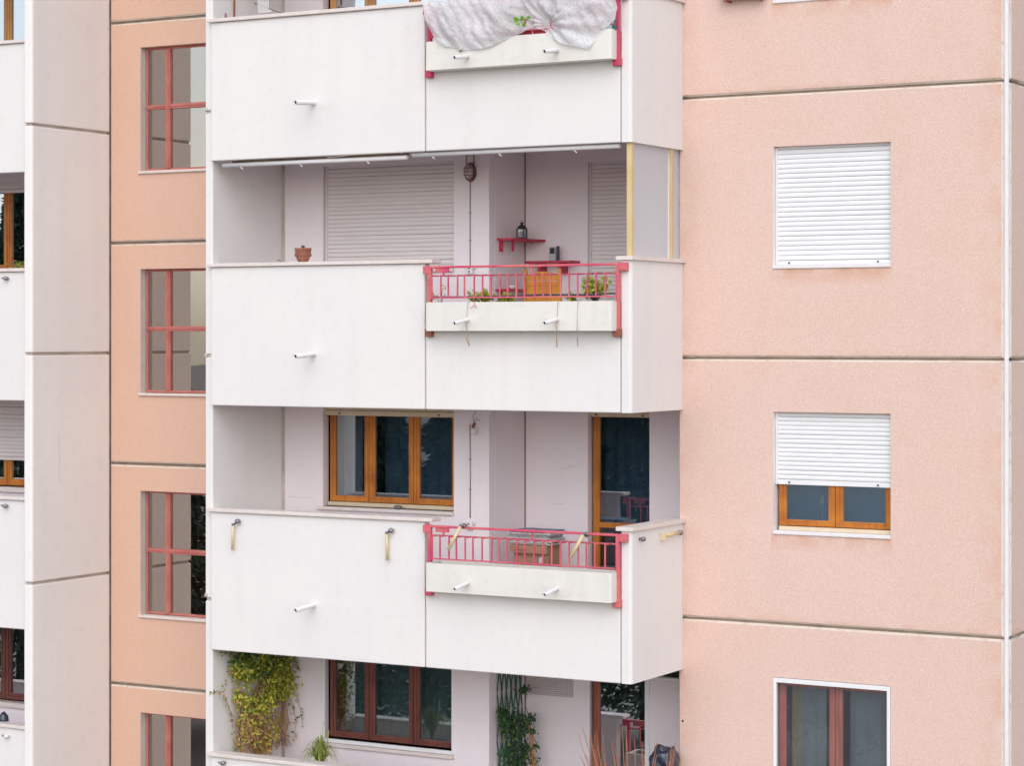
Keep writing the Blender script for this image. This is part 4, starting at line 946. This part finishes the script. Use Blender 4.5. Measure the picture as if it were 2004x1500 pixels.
for i in range(9):
    h = r_.uniform(.012, .026); dx = r_.uniform(-.03, .03); dy = r_.uniform(-.03, .03)
    MB().box(xa - .05 + dx, xb + .05 + dx, ya - .06 + dy, yb + dy, z, z + h, h * .35, 2).build('newspaper', 'paper', t); z += h + .001
b = MB(); b.prism([(xa - .04, ya - .09), (xb - .02, ya - .10), (xb + .06, yb - .02), (xa + .03, yb - .02)], z, z + .012, 'z')
tag(b.build('blue_magazine', 'bluepaper', None, ((xa + xb) / 2, 24.4, z)), 'blue magazine lying on top of the newspaper pile', 'magazine')
# awning rods and hooks of the lower balcony
def arm(pts, lab, r=.02, eyes=True, eyeat=None):
    t = thing('awning_rod', pts[0], lab, 'awning rod', 'cream awning rods on the lower balcony')
    a, e = Vector(pts[0]), Vector(pts[1])
    b = MB(); b.tube([a, e], r, 10); b.build('arm_tube', 'yellowarm', t)
    b = MB(); dd = (e - a).normalized(); b.tube([a - dd * .02, a + dd * .006], r * 1.15, 10); b.build('end_cap', 'steel', t)
    if eyeat is not None:
        ey = Vector(eyeat); b = MB(); b.lathe(ey, [(.01, -.03), (.03, -.018), (.036, 0), (.03, .018), (.01, .03)], 12)
        b.tube([ey, a + Vector((0, 0, 0))], .012, 7); b.tube([ey, ey + Vector((0, .06, 0))], .014, 7); b.build('joint_bracket', 'steel', t)
    return t
Y = FY - .05
arm((P(456, 1028, Y), P(455, 1077, Y)), 'cream awning rod hanging at the left of the lower parapet', .017, eyeat=P(465, 1021, Y))
arm((P(757, 1044, Y), P(758, 1097, Y)), 'cream awning rod hanging near the railing on the lower parapet', .018, eyeat=P(765, 1039, Y))
Y2 = FY - .24
arm((P(902, 1030, Y2 + .06), P(877, 1077, Y2)), 'left slanting cream awning rod hooked over the lower railing', .020, eyeat=P(908, 1030, FY - .04))
arm((P(1142, 1046, Y2 + .06), P(1117, 1092, Y2)), 'right slanting cream awning rod hooked over the lower railing', .020, eyeat=P(1148, 1047, FY - .04))
xo = XR + .05
def PS(px, py, X): y = YX(px, X); return Vector((X, y, ZP(py, X, y)))
t = thing('awning_rod', PS(1300, 1050, xo), 'folded cream awning rod on the side parapet of the lower balcony', 'awning rod', 'cream awning rods on the lower balcony')
b = MB(); b.tube([PS(1302, 1049, xo), PS(1329, 1043, xo)], .020, 10); b.build('arm_tube', 'yellowarm', t)
b = MB(); b.lathe(PS(1332, 1043, xo - .02), [(.01, -.03), (.03, -.02), (.03, .02), (.01, .03)], 10); b.tube([PS(1332, 1043, xo), PS(1332, 1043, XR)], .012, 7); b.build('joint_bracket', 'steel', t)
b = MB(); b.box(XR + .001, XR + .07, PS(1300, 1050, xo).y - .015, PS(1300, 1050, xo).y + .015, PS(1300, 1050, xo).z - .05, PS(1300, 1050, xo).z + .03, .004); b.build('end_cap', 'yellowarm', t)
def bracket(c, lab, wall=(0, .06, 0), m='steel'):
    c = Vector(c); t = thing('awning_bracket', c, lab, 'bracket', 'small metal awning brackets on the parapets')
    b = MB(); b.lathe(c, [(.01, -.028), (.028, -.018), (.032, 0), (.028, .018), (.01, .028)], 12); b.build('ball', m, t)
    b = MB(); b.tube([c, c + Vector(wall)], .016, 8); b.build('stem', m, t)
    b = MB(); b.tube([c + Vector((-.03, 0, .0)), c + Vector((-.06, -.01, .006))], .012, 7); b.build('eye', 'steel', t)
bracket(PS(1259, 1056, XR + .05), 'rusty metal bracket on the side parapet below the corner coping', (-.05, 0, 0))
LY = 23.15
for (px, py, m, lab) in ((11, 545, 'steel', 'metal bracket on the second white parapet at the left edge'), (10, 991, 'steel', 'metal bracket on the third white parapet at the left edge'), (12, 1442, 'whiteplastic', 'white bracket on the lowest parapet at the left edge')):
    bracket(P(px, py, LY), lab, (0, .05, 0), m)
bracket(P(436, 1495, FY - .05), 'bright metal bracket under the coping at the bottom edge', (0, .05, 0))
# left edge plants
c = P(35, 527, 23.25); c.z = f2 + 1.0
leafy('flowering_plant', (c.x, 23.30, f2 + 1.02), 'small leafy plant with magenta flowers on the left edge balcony', 'plant', 'leaf_green', 130, .22, (.22, .05), seed=51, L=.05, W=.02, flowers=5)
c = P(2, 1395, 23.3)
tag(MB().lathe((c.x, 23.35, f4 + 1.14), [(.05, -.1), (.07, 0), (.06, .07), (.02, .12)], 9).build('black_bag', 'bag', None, (c.x, 23.35, f4 + 1.04)), 'black crumpled thing behind the lowest left coping', 'bag')

# ------------------------------------------------------------------ bottom balcony (k = 4)
def climber():
    r = random.Random(77); t = thing('climbing_plant', (XL + .15, 23.9, f4), 'bushy climber turning yellow and red brown in the loggia corner of the bottom balcony', 'climbing plant')
    stems = MB(); bl = MB()
    zt_, zb__ = f3 - .285, f4 + 1.0
    def env(px, t_):      # outline along the wall: t_ = 0 at the top, 1 at the coping
        l = [(0, 449, 566), (.15, 447, 582), (.3, 442, 588), (.45, 449, 584), (.6, 454, 572), (.75, 458, 562), (.9, 455, 540), (1, 452, 532)]
        for a, c in zip(l, l[1:]):
            if a[0] <= t_ <= c[0]:
                k = (t_ - a[0]) / (c[0] - a[0]); return a[1] + (c[1] - a[1]) * k, a[2] + (c[2] - a[2]) * k
    def pos(u, t_, off):  # u = position along the unrolled corner in photo columns
        if u < 552:
            y = YX(u, XL); return Vector((XL + off, y, zt_ + (zb__ - zt_) * t_))
        return Vector((XY(u, W1), W1 - off, zt_ + (zb__ - zt_) * t_))
    n = 0
    while n < 9800:
        t_ = r.random(); u = r.gauss(500, 40); a, c = env(0, t_)
        if not a + noise.noise(Vector((t_ * 6, 1, 0))) * 10 < u < c + noise.noise(Vector((t_ * 6, 9, 0))) * 14: continue
        dn = noise.noise(Vector((u * .035, t_ * 5, 3)))
        keep = 1.0 if t_ < .5 else 1.0 - (t_ - .5) * 1.2
        if u > 560: keep *= .45
        if u > 515 and t_ > .66: keep *= .4
        if r.random() > keep * (.68 + dn * 2.1): continue
        off = abs(r.gauss(0, .10)) + .03; p = pos(u, t_, min(off, .32)) + rv(r) * .015
        if p.y > W1 - .02: p.y = W1 - .02
        tone = t_ + dn * .28 + r.gauss(0, .07) - off * .5
        lit = off > .10
        mi = 0 if tone < .17 else (1 if tone < .33 else (2 if tone < .60 else 3))
        if mi == 3 and r.random() < .25: mi = 2
        if mi == 2 and r.random() < .22: mi = 1
        if mi <= 1 and r.random() < .18: mi = 2 if mi else 1
        s = r.uniform(.6, 1.15) * (.066 if mi < 3 else .05)
        leafquad(bl, p, s, s * (.62 if mi < 3 else .4), Vector((.5, -.6, -.9)) * .6 + rv(r), rv(r), mi, .2); n += 1
    for i in range(26):   # main stems
        u = r.uniform(458, 560); p = [pos(min(max(u + r.uniform(-9, 9) * q, 445), 590), 1 - q / 6, .05 + r.uniform(0, .12)) for q in range(7)]
        for q in p: q.y = min(q.y, W1 - .01)
        stems.tube(p, .006, 5, .003)
    for i in range(70):   # dry hanging twigs low down
        u = r.uniform(452, 545); t0 = r.uniform(.45, .95); o_ = r.uniform(.05, .22); p = [pos(u + r.uniform(-6, 6), min(1, t0 + q * .07), o_ + r.uniform(-.02, .02)) for q in range(4)]
        for q in p: q.y = min(q.y, W1 - .01)
        stems.tube(p, .003, 4, .002)
    for (pl) in ([(455, .30), (440, .38), (431, .52), (447, .70), (452, .9), (450, 1)], [(450, .28), (432, .20), (424, .22), (432, .10), (430, .02)], [(566, .2), (585, .30), (590, .42), (580, .35)], [(562, .35), (575, .5), (592, .72), (598, .85)], [(555, .5), (570, .62), (584, .8), (580, .95)], [(434, .54), (445, .66), (458, .74)], [(552, .6), (560, .8), (555, 1)], [(430, .5), (418, .485), (406, .49)]):
        p = [pos(u, t_, .05) for u, t_ in pl]; stems.tube(p, .0045, 5, .0025)
        for a, c in zip(p, p[1:]):
            for q in range(8):
                s = r.uniform(.03, .055); leafquad(bl, a + (c - a) * r.random() + rv(r) * .02, s, s * .5, rv(r) + Vector((0, -.4, -.5)), rv(r), r.choice((0, 1, 1, 3)), .2)
    bl.build('foliage', ['leaf_dark', 'leaf_green', 'leaf_yellow', 'leaf_red'], t, fix=False)['kind'] = 'stuff'
    stems.build('stems', 'twig', t)['kind'] = 'stuff'
climber()
# grassy plant
r = random.Random(8); c = Vector((XY(627, 23.2), 23.2, f4 + 0.98))
t = thing('spider_plant', c, 'spiky grass like pot plant right of the climber on the bottom balcony', 'plant')
b = MB()
for i in range(260):
    a = r.uniform(0, 6.28); reach = r.uniform(.04, .30); h = r.uniform(.30, .58); prev = None
    dv = Vector((math.cos(a), math.sin(a), 0)); sd = Vector((-math.sin(a), math.cos(a), 0))
    for q in range(6):
        s = q / 5; pnt = c + dv * reach * s ** 1.2 + Vector((0, 0, h * (1.9 * s - 1.0 * s * s * (1 + reach * 2.2)))); w_ = .009 * (1 - s) + .001
        cur = (b.bm.verts.new(pnt - sd * w_), b.bm.verts.new(pnt + sd * w_))
        if prev: b.bm.faces.new((prev[0], prev[1], cur[1], cur[0])).material_index = i % 3 == 0
        prev = cur
b.build('leaves', ['leaf_grass', 'leaf_green'], t, fix=False)['kind'] = 'stuff'
b = MB(); b.tube([c + Vector((.02, 0, .2)), c + Vector((.04, 0, .60))], .003, 5); b.tube([c + Vector((.08, 0, .2)), c + Vector((.12, 0, .50))], .004, 5, .010); b.build('flower_stalk', 'leaf_grass', t)
MB().lathe(c + Vector((0, 0, -.2)), [(.09, 0), (.11, .14), (.10, .14)], 16).build('pot', 'terracotta', t)
# trellis with ivy
xt0, xt1 = XY(974, W1 - .0), XY(1024, W1 - .0); 
ty = YX(974, XC + .03); tY1 = YX(1024, XC + .03)
t = thing('trellis', (XC + .03, (ty + tY1) / 2, f4 + .5), 'dark green folding trellis on the bottom balcony wall', 'trellis')
zA, zB = f4 + .62, f3 - .29
for i in range(11):
    y = ty + (tY1 - ty) * (i + .5) / 11; pts = []
    n = 26
    for s_, sg in ((0, 1),):
        pts = [(XC + .02 + .004 * (i % 2), y + .020 * math.sin(q * .9 + (0 if i % 2 else 3.14)), zA + (zB - zA) * q / n) for q in range(n + 1)]
    b = MB(); b.tube(pts, .010, 5); b.build('strip', 'trellis', t)
r = random.Random(21)
t = thing('ivy', (XC + .1, (ty + tY1) / 2, f4 + .4), 'dark green ivy climbing over the green trellis', 'climbing plant')
b = MB(); s_ = MB(); n = 0
blobs = [(980, 1400, 14, 22, 60), (1000, 1412, 22, 16, 110), (1010, 1440, 24, 20, 80), (990, 1430, 16, 16, 50), (1030, 1420, 12, 20, 50), (1028, 1350, 10, 8, 26), (1022, 1352, 12, 5, 20), (1040, 1405, 8, 10, 24), (1000, 1475, 26, 16, 90), (1030, 1470, 16, 18, 80), (1050, 1462, 8, 6, 16), (1044, 1432, 6, 6, 14), (1015, 1495, 26, 12, 70), (972, 1392, 8, 8, 20), (968, 1400, 6, 10, 14), (1048, 1490, 10, 8, 20)]
for (px, py, sx, sy, m_) in blobs:
    for i in range(m_ * 2):
        qx = r.gauss(px, sx * .5); qy = r.gauss(py, sy * .5); off = r.uniform(.06, .2); y = min(max(YX(min(qx, 1024), XC + off), ty - .05), W2 - .03)
        x = XC + off + max(0, qx - 1026) * .0072; z = ZP(qy, x, y); L = r.uniform(.03, .05)
        leafquad(b, Vector((x, y, z)), L, L * .85, rv(r) + Vector((.3, -.4, -.3)), rv(r), 1 if r.random() < .12 else 0, .15)
for pl in ([(1030, 1345), (1033, 1365), (1030, 1385), (1036, 1405), (1040, 1430), (1038, 1470)], [(985, 1380), (982, 1400), (990, 1420), (1005, 1450), (1010, 1500)], [(1040, 1400), (1048, 1425), (1044, 1445), (1054, 1462)]):
    s_.tube([Vector((XC + .12 + max(0, u - 1026) * .0072, YX(min(u, 1024), XC + .12), ZP(v, XC + .12, 24.8))) for u, v in pl], .004, 5)
b.build('foliage', ['leaf_dark', 'leaf_green'], t, fix=False)['kind'] = 'stuff'; s_.build('stems', 'bark', t)['kind'] = 'stuff'
c = P(1045, 1500, W2 - .35)
for i, (u, v, u2) in enumerate(((1034, 1420, 1046), (1041, 1440, 1050), (1037, 1452, 1040))):
    A = P(u2, 1510, W2 - .35); B = P(u, v, W2 - .3); b = MB(); b.tube([A, B], .010, 7)
    tag(b.build('bamboo_cane', 'bamboo', None, A), ('tallest orange bamboo cane beside the green trellis', 'second bamboo cane right of the tallest one', 'short bamboo cane left in the bundle by the trellis')[i], 'cane', 'bamboo canes beside the trellis')
A = P(1004, 1512, W2 - .4); b = MB(); b.lathe((A.x, A.y, f4 + .35), [(.12, 0), (.16, .25), (.17, .34), (.15, .34)], 20)
tag(b.build('white_pot', 'whiteplastic', None, (A.x, A.y, f4 + .35)), 'white flower pot at the foot of the ivy', 'pot')
# wire mesh panel
A = P(1030, 1325, W2 - .02); B = P(1121, 1366, W2 - .02); b = MB()
t = thing('wire_grid', ((A.x + B.x) / 2, W2 - .02, B.z), 'pale wire grid on the wall above the bottom balcony trellis', 'wire grid')
zt_ = f3 - .3; zb__ = B.z
for i in range(27): x = A.x + (B.x - A.x) * i / 26; b.tube([(x, W2 - .018, zb__), (x, W2 - .018, zt_)], .0028, 4)
for i in range(16): z = zb__ + .027 * i; b.tube([(A.x, W2 - .021, z), (B.x, W2 - .021, z)], .0028, 4)
b.build('wires', 'meshgrey', t)['kind'] = 'stuff'
# willow twigs
def twigs(px, n, y, spread, lean, lab, hmin, hmax, seed, zb_=f4 + .60):
    r = random.Random(seed); x = XY(px, y); t = thing('twig_bundle', (x, y, zb_), lab, 'twigs', 'bundles of orange willow twigs')
    for i in range(n):
        a = Vector((x + r.uniform(-.05, .05), y + r.uniform(-.04, .04), zb_)); h = r.uniform(hmin, hmax); lx = r.uniform(*lean)
        e = a + Vector((lx, r.uniform(-.1, .1), h)); mid = (a + e) / 2 + Vector((lx * -.12, 0, .03))
        b = MB(); b.tube([a, mid, e], .008, 5, .003); b.build('twig', 'willow', t)
    MB().lathe((x, y, f4), [(.12, 0), (.16, .36), (.15, .36)], 16).build('pot', 'terracotta', t)
twigs(1187, 18, 23.6, .1, (-.34, -.10), 'leaning bundle of orange twigs in front of the reddish door', .80, 1.13, 3)
twigs(1225, 6, 23.55, .1, (-.12, .0), 'thin upright orange twigs before the middle of the door glass', .9, 1.30, 4)
twigs(1256, 6, 23.6, .1, (-.05, .16), 'loose thin twigs right of the door glass', .7, 1.12, 5)
twigs(1296, 7, 23.3, .1, (.02, .30), 'orange twigs in front of the black bag', .7, 1.15, 6)
A = P(1310, 1500, 24.1)
def bag():
    b = MB(); x0, x1 = XY(1290, 23.9), -11.47; zt_ = ZP(1461, x0, 23.9)
    bm = b.bm; bmesh.ops.create_icosphere(bm, subdivisions=4, radius=1)
    for v in bm.verts:
        p = v.co.copy(); nn = noise.noise(p * 2.2) * .16 + noise.noise(p * 6) * .07
        q = Vector([math.copysign(abs(c) ** .6, c) for c in p]) * (1 + nn)
        v.co = Vector(((x0 + x1) / 2 + .03 + q.x * .15, 23.9 + q.y * .16, zt_ - .32 + q.z * .32))
    for f_ in bm.faces: f_.smooth = True
    return b.build('rubbish_bag', 'bag', None, (XY(1305, 23.9), 23.9, f4 + .3))
tag(bag(), 'shiny black plastic bag in the right corner of the bottom balcony', 'bag')
# shelf / air conditioner under the soffit at right
xa, xb = XY(1266, 24.9), -11.46
t = thing('air_conditioner', ((xa + xb) / 2, 24.9, f4 + 2.2), 'white air conditioner casing under the soffit at the right of the bottom balcony', 'air conditioner')
z = ZP(1326, xa, 24.7)
MB().box(xa + .03, xb, 24.6, 25.08, z, z + .03, .004).build('base_plate', 'whiteplastic', t)
MB().box(xa + .22, xa + .27, 24.62, 24.68, z + .031, z + .18, .004).build('bracket', 'whiteplastic', t)
MB().box(xa + .30, xb, 24.7, 25.05, z + .035, z + .22, .01).build('casing', 'black', t)
# tiny hook on the pink wall
c = P(1336, 1412, RY - .01)
tag(MB().lathe(c, [(.006, -.012), (.014, 0), (.006, .012)], 8).build('wall_hook', 'black', None, c), 'tiny dark hook on the pink wall beside the twigs', 'hook')

def scratch(pts, Y, w_=.0022, m='sealant_pale'):
    b = MB(); v = [P(x, y, Y) for x, y in pts]
    for a, c in zip(v, v[1:]): b.tube([a, c], w_, 4, w_ * .6)
    b.build('plaster_crack', m, BLD)
scratch([(566, 973), (585, 974), (604, 975), (615, 975)], W1 - .001)
scratch([(1077, 985), (1090, 987), (1106, 987)], W2 - .001)
scratch([(1095, 920), (1112, 914), (1130, 912)], W2 - .001, .002)
scratch([(1082, 1180), (1084, 1182)], FY - .001)
scratch([(640, 309), (690, 303), (740, 300), (790, 298)], FY + .002, .004); scratch([(672, 1287), (700, 1290), (740, 1294)], FY + .002, .004)
b = MB()
ycr = YX(115, PX); b.tube([(PX + .001, ycr, ZP(848, PX, ycr)), (PX + .001, ycr + .01, ZP(900, PX, ycr)), (PX + .001, ycr + .012, ZP(945, PX, ycr))], .004, 4, .002)
b.build('concrete_crack', 'sealant_pale', BLD)

# ------------------------------------------------------------------ trees across the yard, mirrored in the window panes
def conifer_mesh(seed, H=20.0, Rr=4.4):
    r = random.Random(seed); b = MB()
    for i in range(30000):
        t = r.random() ** .8; z = 2 + (H - 2) * t; rad = Rr * (1 - t) ** .75 * (0.9 + .14 * math.sin(z * 4.2 + seed)) * math.sqrt(r.random())
        a = r.uniform(0, 6.28); p = Vector((rad * math.cos(a), rad * math.sin(a), z - rad * .25)); L = r.uniform(.2, .5)
        leafquad(b, p, L, L * .45, Vector((math.cos(a), math.sin(a), -.35)) + rv(r) * .5, rv(r), 0, .2)
    me = bpy.data.meshes.new('crown'); b.bm.to_mesh(me); b.bm.free(); me.materials.append(M['needle']); return me
cm_ = [conifer_mesh(1), conifer_mesh(2)]
tb_ = MB(); tb_.tube([(0, 0, 0), (0, 0, 17)], .28, 10, .05); tme = bpy.data.meshes.new('trunk'); tb_.bm.to_mesh(tme); tb_.bm.free(); tme.materials.append(M['bark'])
rr = random.Random(4)
spots = [(-22, -33, 1.0), (-27, -31, 1.05), (-31.5, -33, .98), (-36, -30, 1.03), (-40, -31, 1.0), (-44.5, -28, 1.06), (-49, -26, .97), (-53, -27, 1.03), (-58, -23, 1.0), (-62, -21, 1.08), (-67, -19, .95)]
for i, (x, y, s) in enumerate(spots):
    t = thing('conifer_tree', (x, y, GZ), 'tall dark conifer across the yard, seen only mirrored in the window panes', 'tree', 'conifers across the yard')
    for nm, me in (('crown', cm_[i % 2]), ('trunk', tme)):
        o = bpy.data.objects.new(nm, me); col.objects.link(o); o.parent = t; o.scale = (s, s, s * (1 + rr.uniform(-.05, .05))); o.rotation_euler = (0, 0, i * 1.3)
        if nm == 'crown': o['kind'] = 'stuff'
